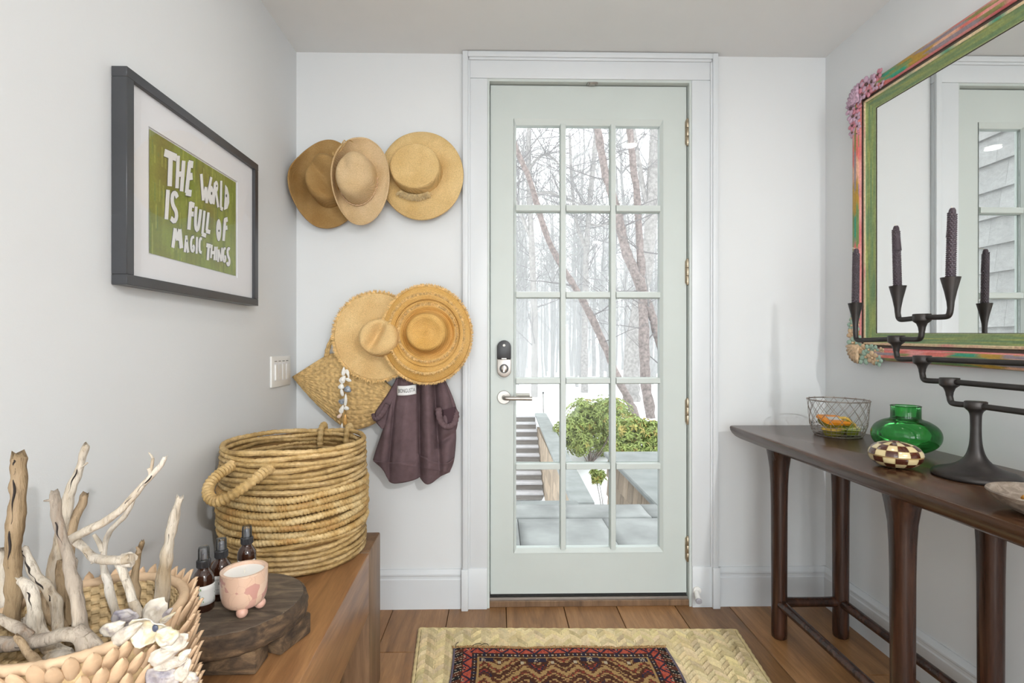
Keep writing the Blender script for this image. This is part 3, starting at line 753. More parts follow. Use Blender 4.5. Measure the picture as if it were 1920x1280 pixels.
WY = (gy1 - gy0) / 665; WZ = 1 / 2750
for ch, strokes in LET:
    for lay, (grow, thick0, mt) in enumerate(((3, .0006, 'ink_shade'), (0, .0013, 'letter'))):  # wider dark layer underneath paints each letter's thin shadow
        mb = MB()
        for si, (kd, pts, *w) in enumerate(strokes):
            thick = thick0 + si * .00012
            if kd == 'd' and lay == 0: continue
            if kd in 'pd':
                cx = sum(p[0] for p in pts) / len(pts); cy = sum(p[1] for p in pts) / len(pts)
                pp = [(cx + (x - cx) * (1 + grow / 22), cy + (y - cy) * (1 + grow / 80)) for x, y in pts]
                if kd == 'd': continue
            else:
                P = smoothed(pts, 1 if len(pts) > 2 else 0); hw = w[0] + grow; l, r = [], []
                for i, p in enumerate(P):
                    a, b = P[max(0, i - 1)], P[min(len(P) - 1, i + 1)]; dx, dy = (b[0] - a[0]), (b[1] - a[1]) / 1.75; n_ = math.hypot(dx, dy) or 1
                    l.append((p[0] - dy / n_ * hw, p[1] + dx / n_ * hw * 1.6)); r.append((p[0] + dy / n_ * hw, p[1] - dx / n_ * hw * 1.6))
                pp = l + r[::-1]
            W_ = [L_(x, y) for x, y in pp]; n_ = len(W_); k = len(mb.v)
            mb.v += [(XM - .0022, p.y, p.z) for p in W_] + [(XM - .0022 + thick, p.y, p.z) for p in W_]
            if kd == 's':
                h = n_ // 2
                for i in range(h - 1):
                    mb.f.append((k + n_ + i, k + n_ + i + 1, k + n_ + n_ - 2 - i, k + n_ + n_ - 1 - i))
            else: mb.f.append(tuple(k + n_ + i for i in range(n_)))
            mb.f += [(k + i, k + (i + 1) % n_, k + n_ + (i + 1) % n_, k + n_ + i) for i in range(n_)]
        o = part('letter' if lay else 'letter_ink_shade', mb, M[mt], pic, angle=0)
    mb = MB()
    for kd, pts, *w in strokes:
        if kd == 'd': mb.prism([(L_(x, y).y, L_(x, y).z) for x, y in pts], .0008, lambda x, y, h: (XM - .0006 + h, x, y))
    if mb.f: part('letter_dot', mb, M['ink_shade'], pic, angle=0)
part('glazing', MB().bx(XM + .002, XM + .004, py0 + fw - .004, py1 - fw + .004, pz0 + fw - .004, pz1 - fw + .004), M['pglass'], pic, angle=0)

# ---------------------------------------------------------------- light switch plate
sa, sb = at(509, 696, 0, WL + .006), at(544.5, 696, 0, WL + .006)
z0_, z1_ = at(526, 724, 0, WL + .006).z, at(526, 667.5, 0, WL + .006).z
sw = thing('light_switch', 'white four gang dimmer switch plate on the left wall near the corner', 'light switch', (WL, (sa.y + sb.y) / 2, z0_))
part('plate', MB().bx(WL, WL + .007, sa.y, sb.y, z0_, z1_), M['whitepl'], sw, bevel=.002, seg=2)
h_ = z1_ - z0_
for k in range(4):
    yc = sa.y + (sb.y - sa.y) * (.2 + .2 * k); w_ = (sb.y - sa.y) * .075
    part('switch_recess', MB().bx(WL + .0068, WL + .0074, yc - w_, yc + w_, z0_ + h_ * .2, z0_ + h_ * .8), M['mat'], sw)
    part('paddle', MB().bx(WL + .0073, WL + (.0125 if k == 0 else .009), yc - w_ * .8, yc + w_ * .8, z0_ + h_ * .22, z0_ + h_ * .74), M['whitepl'], sw, bevel=.0008)
    part('indicator_slot', MB().bx(WL + .0068, WL + .0075, yc - w_ * .8, yc + w_ * .8, z0_ + h_ * .83, z0_ + h_ * .85), M['ink_shade'], sw)

# ---------------------------------------------------------------- hats on the back wall
M['straw_brown'] = straw('brown_felted_straw', [(.3, S('#93703f')), (.7, S('#ad8d5c'))], 130, .4, .35, 330)
M['straw_tan'] = straw('tan_raffia', [(.3, S('#c6a87c')), (.7, S('#d6bc96'))], 120, .5, .35, 330)
M['straw_gold'] = straw('golden_raffia', [(.3, S('#ccaa70')), (.7, S('#e0c28c'))], 85, .7, .55, 280)
M['straw_pale'] = straw('pale_raffia', [(.3, S('#d6b078')), (.7, S('#e5c690'))], 90, .7, .5, 300)
M['straw_orange'] = straw('orange_raffia', [(.3, S('#c8994f')), (.7, S('#d8ae6c'))], 60, .3, .5, 300)
M['fringe'] = plain('raffia_fringe', S('#d8b47a'), .8, .2, var=.35, vs=90)
M['band'] = plain('cream_band', S('#e3cfa8'), .7, .2)
M['cord'] = plain('twine', S('#b89a68'), .85, .1, var=.25, vs=120)
M['bead'] = plain('tiny_shells', S('#d9b994'), .5, .4, var=.2, vs=200)

def hat(name, label, px, py, Y, rx, ry, crown, coff, mt, brimz, dent=None, tilt=(0, 0), roll=0, prof=None, base=1.0, curl=0):
    """crown = (rx, ry, h); coff = crown centre offset from the brim centre; local +z points out of the wall"""
    c = at(px, py, 1, Y)
    t = thing(name, label, 'hat', (0, 0, 0), 'hats hung on the back wall')
    cx, cy = coff; a, b, h = crown
    def outer(th, s):
        k_ = 1 - (curl * max(0, math.cos(th - 2.9)) ** 1.5 * s * s if curl else 0)
        ex, ey = cx * (1 - s) + math.cos(th) * (a * base * (1 - s) + rx * s) * k_, cy * (1 - s) + math.sin(th) * (b * base * (1 - s) + ry * s) * k_
        return Vector((ex, ey, brimz(th, s)))
    def brimpt(u, v):
        th = 2 * PI * u; p = outer(th, v); q = mnoise.noise(Vector((math.cos(th) * 1.7 + px, math.sin(th) * 1.7, v * 2))) * .006 * v
        return p + Vector((0, 0, q))
    part('brim', MB().grid(brimpt, 96, 22, True), M[mt], t, angle=180, solid=.0035, flip=False)
    pr = smoothed(prof or [(1.0, 0), (.97, .35), (.93, .68), (.88, .88), (.76, .985), (.60, 1.0), (.35, .985), (.12, .975), (0.001, .975)], 2)
    def crownpt(u, v):
        th = 2 * PI * u; k = v * (len(pr) - 1); i = min(int(k), len(pr) - 2); f = k - i
        r = pr[i][0] * (1 - f) + pr[i + 1][0] * f; z = pr[i][1] * (1 - f) + pr[i + 1][1] * f
        p = Vector((cx + math.cos(th) * a * r, cy + math.sin(th) * b * r, brimz(th, 0) * (1 - z) + z * h))
        return dent(p, r, th, z) if dent else p
    part('crown', MB().grid(crownpt, 80, 44, True), M[mt], t, angle=180, solid=.003, flip=False)
    t['brimpt'] = 0; del t['brimpt']
    t.location = c; t.rotation_euler = (PI / 2 + tilt[0], roll, tilt[1])
    return t, outer
def fringe(t, fn, n, L, out, mt='fringe', name='fringe', w=.0012, seed=1):
    """short frayed ends along a closed curve fn(theta) pointing along out(theta)"""
    rr = random.Random(seed); m = MB()
    for k in range(n):
        th = 2 * PI * (k + rr.random()) / n; p = fn(th); d = out(th)
        d = (d + Vector((rr.uniform(-.5, .5), rr.uniform(-.5, .5), rr.uniform(-.5, .6)))).normalized(); l = L * rr.uniform(.5, 1.2)
        s = d.cross(Vector((0, 0, 1))); s = (s if s.length > .01 else Vector((1, 0, 0))).normalized() * w
        q = p + d * l * .6 + Vector((0, 0, rr.uniform(-.3, .3) * l))
        e = p + d * l
        m.add([p - s, p + s, q + s * .8, e, q - s * .8], [(0, 1, 2, 4), (4, 2, 3)])
    loc = t.location.copy(); t.location = (0, 0, 0)
    o = part(name, m, M[mt], t, angle=0, stuff=True, flip=False); t.location = loc
    return o
def hpart(t, name, mb, mt, **k):
    loc = t.location.copy(); t.location = (0, 0, 0); o = part(name, mb, M[mt], t, **k); t.location = loc; return o
rad = lambda th: Vector((math.cos(th), math.sin(th), 0))
g_ = lambda x, s: math.exp(-(x / s) ** 2)

# 1 brown fedora, pinched
def d1(p, r, th, z):
    q = p.copy(); x, y = p.x - .012, p.y + .004
    q.z -= .030 * g_(x * .8 + y * .6, .026) * max(0, (z - .55) / .45) * (1 if r < .95 else .3)
    k = g_(x * .8 + y * .6 - .03, .022) * g_(x * .6 - y * .8, .05)
    q.z -= .010 * k
    return q
h1, o1 = hat('brown_fedora', 'dark caramel brown fedora at the upper left, beside the room corner', 613, 346, 2.035, .143, .177, (.072, .098, .105), (.012, .004), 'straw_brown', lambda th, s: .006 + .012 * s * s * (0.5 + .5 * math.cos(th - 2.6)) + .085 * s * s * max(0, math.cos(th - PI)) ** 3, d1, (.0, 0), curl=.22)
# 3 wide raffia hat with flat crown (behind 2)
h3, o3 = hat('wide_raffia_hat', 'wide pale gold raffia hat with flat round crown and shaggy tuft, upper right', 792, 331, 2.03, .165, .176, (.098, .090, .085), (-.018, .014), 'straw_gold', lambda th, s: .012 + .014 * math.sin(s * PI) * .7 + .006 * math.cos(2 * th) * s,
             lambda p, r, th, z: p + Vector((0, 0, -.006 * g_(r, .6) * z)), (.0, .0), prof=[(1.0, 0), (.985, .4), (.97, .75), (.95, .93), (.90, 1.0), (.80, 1.0), (.5, .985), (.2, .98), (.001, .98)])
m = MB(); rr = random.Random(4)
for k in range(900):
    th = -PI / 2 + rr.uniform(-.62, .50); q = Vector((-.018 + math.cos(th) * .101 - .004, .014 + math.sin(th) * .094, .016 + rr.uniform(0, .016)))
    d = Vector((math.cos(th) * .7 + rr.uniform(-.8, .8), math.sin(th) * 1.0 + rr.uniform(-.6, .5), rr.uniform(-.1, 1))).normalized()
    m.tube([q, q + d * rr.uniform(.014, .030)], [.0013, .0007], 3, caps=False)
M['tuft'] = plain('raffia_tuft', S('#f0dab0'), .8, .2, var=.2, vs=90)
hpart(h3, 'tuft', m, 'tuft', stuff=True, angle=0, label='shaggy raffia tuft under the crown')
# 2 tan cowboy hat: brim rolled up on the left, laces, shell band
def bz2(th, s):
    up = max(0, math.cos(th - 2.75)) ** 1.2
    return .01 + .085 * up * s ** 1.6 + .02 * s * max(0, math.cos(th - .2)) - .01 * s * max(0, math.cos(th + PI / 2))
def d2(p, r, th, z):
    q = p.copy(); x, y = p.x, p.y - .01
    q.z -= .030 * g_(x - .045, .022) * g_(y - .012, .055) * z
    q.z -= .014 * g_(x + .045, .02) * g_(y - .03, .04) * z
    return q
h2, o2 = hat('cowboy_hat', 'light tan western hat with rolled left brim and shell band, between two wider hats', 680, 343, 1.985, .108, .162, (.071, .094, .115), (-.012, .004), 'straw_tan', bz2, d2, (.0, -.0), roll=.08, curl=.14,
             prof=[(1.0, 0), (.97, .3), (.93, .6), (.87, .82), (.76, .95), (.58, 1.0), (.35, .995), (.12, .985), (.001, .985)])
bm_ = MB()
for k in range(54):
    th = PI * .95 + (PI * 1.1) * k / 53
    bm_.ball((-.012 + math.cos(th) * .074, .004 + math.sin(th) * .0975, .020 + .002 * math.sin(k * 2.1)), .0032, 6, 4)
hpart(h2, 'shell_band', bm_, 'bead', stuff=True, label='thin band of tiny pinkish shells')
bm_ = MB(); rim = [tuple(o2(2 * PI * k / 96, 1.0)) for k in range(96)]
bm_.tube(rim, .0028, 6, closed=True)
hpart(h2, 'brim_edge', bm_, 'straw_tan')
bm_ = MB().tube(smoothed([tuple(o2(2.15, .98)), tuple(o2(2.2, .98) + Vector((.004, .012, .012))), tuple(o2(2.35, .9) + Vector((0, 0, .012))), tuple(o2(2.6, .85) + Vector((0, 0, .01))), tuple(o2(2.72, 1.0) + Vector((-.003, .006, .004))), tuple(o2(2.74, 1.0) + Vector((-.003, .02, .006)))], 2), .0018, 6)
bm_.tube(smoothed([tuple(o2(1.9, .8) + Vector((0, 0, .004))), tuple(o2(2.0, .98) + Vector((0, 0, .012))), tuple(o2(2.2, .8) + Vector((0, 0, .016))), tuple(o2(2.5, .75) + Vector((0, 0, .012)))], 2), .0016, 6)
hpart(h2, 'lace', bm_, 'cord', label='tan leather lace')
# 4 fringed fedora with pale band
def d4(p, r, th, z):
    q = p.copy(); x, y = p.x - .02, p.y
    q.z -= .040 * g_(x * .88 - y * .47 + .004, .020) * g_(x * .47 + y * .88, .07) * max(0, (z - .5) / .5)
    return q
h4, o4 = hat('fringed_fedora', 'pale gold straw fedora with thin cream band and frayed brim, lower left hat', 707, 631, 1.985, .158, .166, (.080, .074, .10), (.024, -.006), 'straw_pale', lambda th, s: .004 + .012 * s * s * (1 + .5 * math.cos(2 * th + .6)), d4, (-.02, 0))
bm_ = MB().grid(lambda u, v: (.024 + math.cos(2 * PI * u) * .0815, -.006 + math.sin(2 * PI * u) * .0755, .008 + .006 * v), 72, 1, True)
hpart(h4, 'hat_band', bm_, 'band', solid=.0015, flip=False, angle=180, label='thin cream hat band')
fringe(h4, lambda th: o4(th, 1.0), 1100, .017, rad, seed=4, w=.0016)
# 5 wide tiered fringed hat
h5, o5 = hat('tiered_straw_hat', 'widest straw hat with frayed tiers on its brim, lower right above the towel', 801, 627, 1.945, .165, .182, (.082, .078, .088), (.006, .006), 'straw_orange', lambda th, s: .006 + .022 * math.sin(s * PI * .9) - .012 * s * s * math.cos(th + .4),
             lambda p, r, th, z: p + Vector((0, 0, -.012 * g_(r - .25, .3) * z + .004 * g_((th - 1.2), .5) * z)), (-.02, 0), base=1.12,
             prof=[(1.16, 0), (1.02, .12), (.95, .4), (.90, .7), (.86, .90), (.78, .99), (.66, 1.0), (.55, .96), (.3, .95), (.001, .95)])
fringe(h5, lambda th: o5(th, 1.0), 1500, .013, rad, seed=5, w=.0015)
for s_, n_, sd in ((.62, 900, 6), (.18, 600, 7)):
    bm_ = MB().grid(lambda u, v: o5(2 * PI * u, s_ - .22 + .22 * v) + Vector((0, 0, .002 + .008 * v)), 96, 3, True)
    hpart(h5, 'brim_tier', bm_, 'straw_orange', solid=.002, flip=False, angle=180)
    fringe(h5, lambda th: o5(th, s_) + Vector((0, 0, .011)), n_, .013, lambda th: rad(th) * .8 + Vector((0, 0, .25)), seed=sd, w=.0015)

# ---------------------------------------------------------------- woven straw bag
M['jute'] = plain('braided_jute', S('#c2a370'), .85, .15, var=.3, vs=70, bmp=.6, bs=320)
YB = 2.02
top = smoothed([(549, 706), (575, 690), (603, 672), (628, 659), (665, 668), (700, 695), (745, 735)], 3)
bot = smoothed([(549, 706), (566, 728), (595, 760), (625, 787), (645, 802), (672, 806), (700, 796), (725, 780), (748, 748)], 3)
def along(P, u):
    k = u * (len(P) - 1); i = min(int(k), len(P) - 2); f = k - i; return (P[i][0] * (1 - f) + P[i + 1][0] * f, P[i][1] * (1 - f) + P[i + 1][1] * f)
def bagpt(u, v, side):
    a, b = along(top, u), along(bot, u); p = at(a[0] * (1 - v) + b[0] * v, a[1] * (1 - v) + b[1] * v, 1, YB)
    bulge = .036 * (math.sin(PI * min(1, u * 1.0)) ** .6) * (math.sin(PI * (0.12 + .88 * v)) ** .6 if v < 1 else 0)
    row = v * 15; rid = abs(math.sin(PI * row)) ** .6
    br = math.sin(u * 130 + (PI if int(row) % 2 else 0) + (row % 1) * 3.0 * (1 if int(row) % 2 else -1))
    return Vector((p.x, p.y - side * bulge * .9 - (.0030 * rid + .0016 * br * rid if side > 0 else 0), p.z))
bag = thing('straw_bag', 'braided straw shoulder bag hanging under the fringed fedora by the corner', 'bag', at(650, 806, 1, YB))
part('body', MB().grid(lambda u, v: bagpt(u, v, 1), 260, 150).grid(lambda u, v: bagpt(u, v, -.6), 40, 12), M['jute'], bag, angle=180, flip=False)
hp = [at(a, b, 1, y) for a, b, y in ((612, 668, 1.995), (615, 652, 1.99), (622, 636, 2.0), (640, 610, 2.01), (665, 590, 2.02), (690, 612, 2.01), (700, 660, 2.0), (698, 695, 1.995))]
hp = smoothed([tuple(p) for p in hp], 3)
for off in (-.004, .004):
    part('handle', MB().tube([(p[0] + off, p[1] - .003 * math.sin(k * 1.2 + off * 800), p[2]) for k, p in enumerate(hp)], .0055, 8), M['jute'], bag)

# ---------------------------------------------------------------- shell string hung beside the bag
M['shellw'] = plain('white_shell', (.80, .78, .73), .35, .5, var=.15, vs=60)
M['shellg'] = plain('blue_grey_shell', (.30, .33, .37), .35, .5, var=.6, vs=50)
M['shello'] = plain('orange_shell', (.72, .40, .12), .4, .5, var=.4, vs=60)
M['shellp'] = plain('pink_shell', (.72, .55, .45), .4, .5, var=.3, vs=60)
YG = 1.955
gl = [(648, 688), (646, 705), (646, 722), (644, 745), (645, 765), (643, 782), (642, 800), (641, 815), (640, 826)]
ga = thing('shell_string', 'twine string of small white and grey seashells dangling in front of the straw bag', 'shell string', at(640, 824, 1, YG))
part('twine', MB().tube(smoothed([tuple(at(a, b, 1, YG)) for a, b in gl], 2), .0026, 7).tube(smoothed([tuple(at(a, b, 1, YG - .002)) for a, b in ((641, 808), (636, 818), (638, 828), (645, 826), (646, 815), (642, 808))], 2), .0022, 6), M['cord'], ga)
def clam(c, L, W, ang, depth=.35, rnd=0, n=10, tilt=(0, 0), irr=.05):
    """a cupped shell leaf lying in the local xz plane, convex towards -y"""
    rr = random.Random(rnd); m = MB(); rot = Matrix.Rotation(tilt[0], 3, 'X') @ Matrix.Rotation(tilt[1], 3, 'Z') ; ca, sa_ = math.cos(ang), math.sin(ang)
    def f(u, v):
        th = 2 * PI * u; r = v * (1 + irr * (1.4 * math.sin(2 * th + rnd) + math.sin(3 * th + rnd * 1.7) + .7 * math.sin(7 * th + rnd * 2)))
        x = math.cos(th) * r * L; z = math.sin(th) * r * W * (1 - .38 * math.cos(th)); y = -depth * W * (1 - v * v) + (.06 + irr) * W * (math.sin(9 * v + rnd) + irr * 9 * math.sin(4 * th + rnd)) * v
        return Vector(c) + rot @ Vector((x * ca - z * sa_, y, x * sa_ + z * ca))
    m.grid(f, 22, n, True); return m
for i, (x, y, L, W, ang, mt) in enumerate([(644, 696, 8, 3.5, 1.4, 'shellw'), (652, 700, 8, 3, -1.3, 'shellw'), (643, 711, 7.5, 5.5, 1.1, 'shellw'), (654, 712, 5.5, 3, -.35, 'shellw'), (640, 724, 5.5, 5, 1.3, 'shellw'),
    (652, 730, 7.5, 5.5, -.6, 'shellg'), (641, 735, 7.5, 3, 1.7, 'shellw'), (648, 749, 11, 3, 1.5, 'shellw'), (641, 752, 5.5, 5, .8, 'shellg'), (641, 767, 8, 4, 1.3, 'shellw'), (650, 765, 5, 3.6, 0, 'shellw'),
    (637, 779, 6.5, 2.8, .75, 'shellp'), (647, 787, 10, 3.2, 1.5, 'shello'), (641, 799, 6, 2, 1.5, 'shellw'), (646, 812, 7, 3.6, -1.0, 'shellw')]):
    s_ = YG / FOC
    o = part('shell', clam(at(x, y, 1, YG - .008), L * s_, W * s_, ang, .5, i), M[mt], ga, angle=180, solid=.0012, flip=False)
    if mt != 'shellw': o['label'] = {'shellg': 'blue grey shell', 'shello': 'orange shell', 'shellp': 'pinkish shell'}[mt]

# ---------------------------------------------------------------- hanging towelling pouch garment
M['terry'] = plain('mauve_terry', S('#665457'), .95, .1, var=.14, vs=30, bmp=.5, bs=420)
YT = 1.99
def curve(P): return lambda v: along(P, v)
lft = smoothed([(748, 708), (742, 722), (736, 745), (728, 770), (722, 795), (712, 825), (703, 852), (700, 862)], 2)
rgt = smoothed([(828, 708), (838, 728), (846, 752), (853, 785), (855, 815), (853, 845), (850, 868), (842, 885)], 2)
def folds(x, y):
    """depth of the cloth in metres towards the viewer at photo pixel x,y"""
    t = (y - 708) / 160
    d = .012 + .030 * t
    d += .020 * g_(x - (763 - 8 * t), 13) - .030 * g_(x - (786 + 2 * t), 4.5) + .030 * g_(x - (800 + 4 * t), 10)
    d += -.026 * g_(x - (814 + 10 * t), 5) * (1 if y < 840 else .5) + .020 * g_(x - (835 + 4 * t), 12) - .020 * g_(x - (744 - 14 * t), 4) + .010 * g_(x - (733 - 16 * t), 6)
    k = (x - 828) * .62 + (y - 828) * .9; d += -.024 * g_(k, 6) * (x > 815) * g_(x - 838, 22)
    return d + .003 * mnoise.noise(Vector((x * .06, y * .05, 0)))
def clothpt(L, R_):
    def f(u, v):
        a, b = along(L, v), along(R_, v); x, y = a[0] + (b[0] - a[0]) * u, a[1] + (b[1] - a[1]) * u
        e = min(1, 9 * u, 9 * (1 - u)); e = math.sqrt(1 - (1 - e) ** 2)
        return at(x, y, 1, YT - folds(x, y) * (.15 + .85 * e))
    return f
tw = thing('hanging_towel', 'mauve brown terry towel bundle hanging under the widest hat, with white label', 'towel', at(778, 905, 1, YT))
part('body', MB().grid(clothpt(lft, rgt), 90, 70), M['terry'], tw, angle=180, flip=False, solid=.004)
hl = smoothed([(700, 862), (712, 870), (722, 878), (726, 892), (730, 907), (742, 907)], 2)
def hem(u, v):
    A = smoothed([(700, 863), (730, 866), (760, 866), (783, 863), (790, 872)], 2); Bm = smoothed([(722, 880), (730, 907), (758, 904), (780, 898), (788, 892)], 2)
    a, b = along(A, u), along(Bm, u); x, y = a[0] + (b[0] - a[0]) * v, a[1] + (b[1] - a[1]) * v
    return at(x, y, 1, YT - folds(x, min(y, 872)) * (1 - .55 * v) - .002)
part('hem', MB().grid(hem, 40, 14), M['terry'], tw, angle=180, flip=False, solid=.006)
def hem2(u, v):
    A = smoothed([(783, 850), (800, 858), (820, 868), (842, 868), (851, 858)], 2); Bm = smoothed([(785, 890), (798, 908), (808, 906), (822, 894), (843, 884)], 2)
    a, b = along(A, u), along(Bm, u); x, y = a[0] + (b[0] - a[0]) * v, a[1] + (b[1] - a[1]) * v
    return at(x, y, 1, YT - folds(x, min(y, 872)) * (1 - .5 * v) - .004)
part('hem', MB().grid(hem2, 40, 14), M['terry'], tw, angle=180, flip=False, solid=.006)
def cuff(name, ring, r, y0):
    P = smoothed([tuple(at(a, b, 1, y0 + c)) for a, b, c in ring], 3)
    part(name, MB().tube(P, [r * (1 + .12 * math.sin(i * 1.7)) for i in range(len(P))], 10, flat=1.4), M['terry'], tw)
# left sleeve flap and its turned cuff, right armhole with its cuff
def sleeve(A, Bm, dep):
    A, Bm = smoothed(A, 2), smoothed(Bm, 2)
    def f(u, v):
        a, b = along(A, v), along(Bm, v); x, y = a[0] + (b[0] - a[0]) * u, a[1] + (b[1] - a[1]) * u
        e = min(1, 5 * u, 5 * (1 - u)); e = math.sqrt(max(0, 1 - (1 - e) ** 2))
        return at(x, y, 1, YT + .004 - dep * e * (.35 + .65 * v))
    return MB().grid(f, 24, 30)
part('sleeve', sleeve([(744, 709), (730, 735), (712, 760), (702, 775), (702, 788), (716, 803)], [(752, 709), (748, 735), (742, 765), (735, 785), (728, 795), (718, 804)], .024), M['terry'], tw, angle=180, flip=False, solid=.003)
cuff('cuff', [(727, 757, -.022), (719, 773, -.030), (709, 785, -.030), (702, 786, -.022), (700, 777, -.010)], .0075, YT)
part('sleeve', sleeve([(812, 710), (822, 735), (830, 765), (838, 790), (846, 806), (850, 812)], [(832, 708), (845, 735), (856, 765), (858, 785), (857, 800), (852, 812)], .022), M['terry'], tw, angle=180, flip=False, solid=.003)
cuff('cuff', [(822, 764, -.050), (823, 782, -.058), (830, 797, -.060), (842, 801, -.056), (853, 793, -.046), (857, 776, -.036), (851, 768, -.030), (842, 775, -.036)], .0085, YT)
part('sleeve_shade', MB().grid(lambda u, v: at(830 + 24 * u, 768 + 28 * v - 6 * u, 1, YT - .042 - .006 * math.sin(PI * u)), 8, 8), plain('shaded_terry', S('#4a393e'), .95, .1, bmp=.4, bs=400), tw, angle=180, flip=False, solid=.002)  # darker sheet paints the shade inside the sleeve opening
# its woven label
A = at(744.5, 722, 1, 1.95); Bq = at(781, 724, 1, 1.95)
lab = MB(); yl = YT - .052
def labpt(u, v):
    x, y = 744.5 + 36.5 * u, 723 + 18 * v - 1.5 * math.sin(PI * u) * -1 - 3 * u
    return at(x, y, 1, YT - folds(x, y) - .0125)
part('label', MB().grid(labpt, 16, 6), M['letter'], tw, angle=180, flip=False, solid=.0008, label='white sewn label with dark lettering')
def text_mesh(body, size, fn, name, parent, mt):
    cu = bpy.data.curves.new(name, 'FONT'); cu.body = body; cu.size = 1.0; cu.extrude = 0; cu.resolution_u = 3
    o = bpy.data.objects.new(name, cu); COL.objects.link(o); dg = bpy.context.evaluated_depsgraph_get(); dg.update()
    me = bpy.data.meshes.new_from_object(o.evaluated_get(dg)); bpy.data.objects.remove(o); bpy.data.curves.remove(cu)
    vs = [v.co.copy() for v in me.vertices]; x0 = min(v.x for v in vs); x1 = max(v.x for v in vs); y0 = min(v.y for v in vs); y1 = max(v.y for v in vs)
    off = Vector(root_loc(parent))
    for v, c in zip(me.vertices, vs): v.co = Vector(fn((c.x - x0) / (x1 - x0), (c.y - y0) / (y1 - y0))) - off
    me.name = name
    return link(name, me, mt, parent)
text_mesh('BONGUSTA', 1, lambda u, v: labpt(.07 + .86 * u, .72 - .42 * v) + Vector((0, -.0022, 0)), 'lettering', tw, M['ink_shade'])
# ---------------------------------------------------------------- bench (built at the origin, then set along the left wall)
be = thing('wooden_bench', 'thick reclaimed wood bench along the left wall under the baskets', 'bench')
BT = .47
part('seat_plank', MB().bx(-.205, 0, -1.36, -.163, BT - .175, BT), M['bench'], be, bevel=.004, seg=2)
part('seat_plank', MB().bx(-.42, -.207, -1.36, -.163, BT - .06, BT - .001), M['bench'], be, bevel=.003)
part('end_board', MB().bx(-.42, -.082, -.161, 0, BT - .175, BT - .0005), M['benchleg'], be, bevel=.004)
part('end_board', MB().bx(-.42, 0, -1.50, -1.362, BT - .175, BT), M['benchleg'], be, bevel=.004)
part('leg', MB().bx(-.08, 0, -.161, 0, 0, BT + .0005), M['benchleg'], be, bevel=.005, seg=2)
part('leg', MB().bx(-.42, -.34, -.161, 0, 0, BT - .176), M['benchleg'], be, bevel=.004)
part('leg', MB().bx(-.08, 0, -1.50, -1.362, 0, BT - .176), M['benchleg'], be, bevel=.004)
part('leg', MB().bx(-.42, -.34, -1.50, -1.362, 0, BT - .176), M['benchleg'], be, bevel=.004)
be.location = (-.377, 1.622, 0); be.rotation_euler = (0, 0, .036)

# ---------------------------------------------------------------- tall coiled basket
def hyac(name, c1, c2, c3):
    t = NT(name); v = t.co('Object', (1, 1, 1), (0, 0, 0), 3); big = t.noise(v, 11, 4, .6); f = t.noise(v, 120, 3, .6)
    k = t.ramp(big, [(.25, c3), (.45, c1), (.62, c2), (.78, c1)])
    k = t.mix(.5, k, t.ramp(f, [(.3, (.5, .47, .42)), (.6, (1.15, 1.15, 1.15))]), 'MULTIPLY')
    t.col(t.jitter(k, .12)); t.bump(f, .4, .001); return t.fin(.55, .35)
M['hyacinth'] = hyac('water_hyacinth', S('#b0925e'), S('#c8ac7c'), S('#7a623e'))
M['rope'] = hyac('twisted_hyacinth', S('#b99860'), S('#d0b888'), S('#a87a44'))
BC = (-.588, 1.482); BR = .188
kb = thing('coiled_basket', 'tall round coiled golden basket with looped handles on the far end of the bench', 'basket', (BC[0], BC[1], BT))
z = BT + .0008; nco = 0
secs = [('s', .0072, 6), ('r', .0092, 7), ('s', .0072, 8)]
for kind, r0, n in secs:
    for _ in range(n):
        zc = z + r0 * 1.02; rr = random.Random(nco); ph = rr.random() * 6.28; ox, oy = rr.uniform(-.002, .002), rr.uniform(-.002, .002)
        Rk = BR + (.003 if kind == 'r' else 0) + .004 * math.sin(nco * .16)
        def f(u, v, kind=kind, r0=r0, zc=zc, ph=ph, Rk=Rk, ox=ox, oy=oy):
            th, p = 2 * PI * u, 2 * PI * v
            if kind == 'r':
                w = math.sin(th * 62 + p * 1.0 + ph + .5 * math.sin(th * 23)); r = r0 * (1.06 - .46 * (1 - abs(w)) ** 2.2 + .05 * math.sin(th * 37 + ph))
            else:
                q = (th * 14 / PI + p / PI * .8 + ph + .6 * math.sin(th * 5 + ph)) % 1.0; r = r0 * (1.03 - .34 * math.exp(-((q - .5) / .07) ** 2) + .16 * (q - .5))
            zz = .0022 * math.sin(3 * th + ph) + .0016 * math.sin(5 * th + 1.7 * ph)
            return (BC[0] + ox + math.cos(th) * (Rk + r * math.cos(p)), BC[1] + oy + math.sin(th) * (Rk + r * math.cos(p)), zc + zz + r * math.sin(p))
        part('coil', MB().grid(f, 800 if kind == 'r' else 420, 8, True), M['rope' if kind == 'r' else 'hyacinth'], kb, angle=70)
        z += r0 * 1.96; nco += 1
RIMZ = z
part('lining', MB().lathe([(0, BT + .004), (BR - .004, BT + .004), (BR - .001, BT + .01), (BR - .001, RIMZ - .015)], 48, (BC[0], BC[1], 0), cap=False), plain('basket_lining', S('#6d5026'), .8), kb, angle=60, solid=.002, flip=False)
def wrapped(P, r, turns, n=10):
    """rope tube with ribs of binding round it"""
    m = MB(); N = turns * 6; L = len(P)
    pts = [Vector(along3(P, k / N)) for k in range(N + 1)]
    m.tube(pts, [r * (1 + .13 * math.cos(2 * PI * k / 6)) for k in range(N + 1)], n); return m
def along3(P, u):
    k = u * (len(P) - 1); i = min(int(k), len(P) - 2); f = k - i; return [P[i][a] * (1 - f) + P[i + 1][a] * f for a in range(3)]
def pxl(L): return smoothed([tuple(at(a, b, 1, y)) for a, b, y in L], 3)
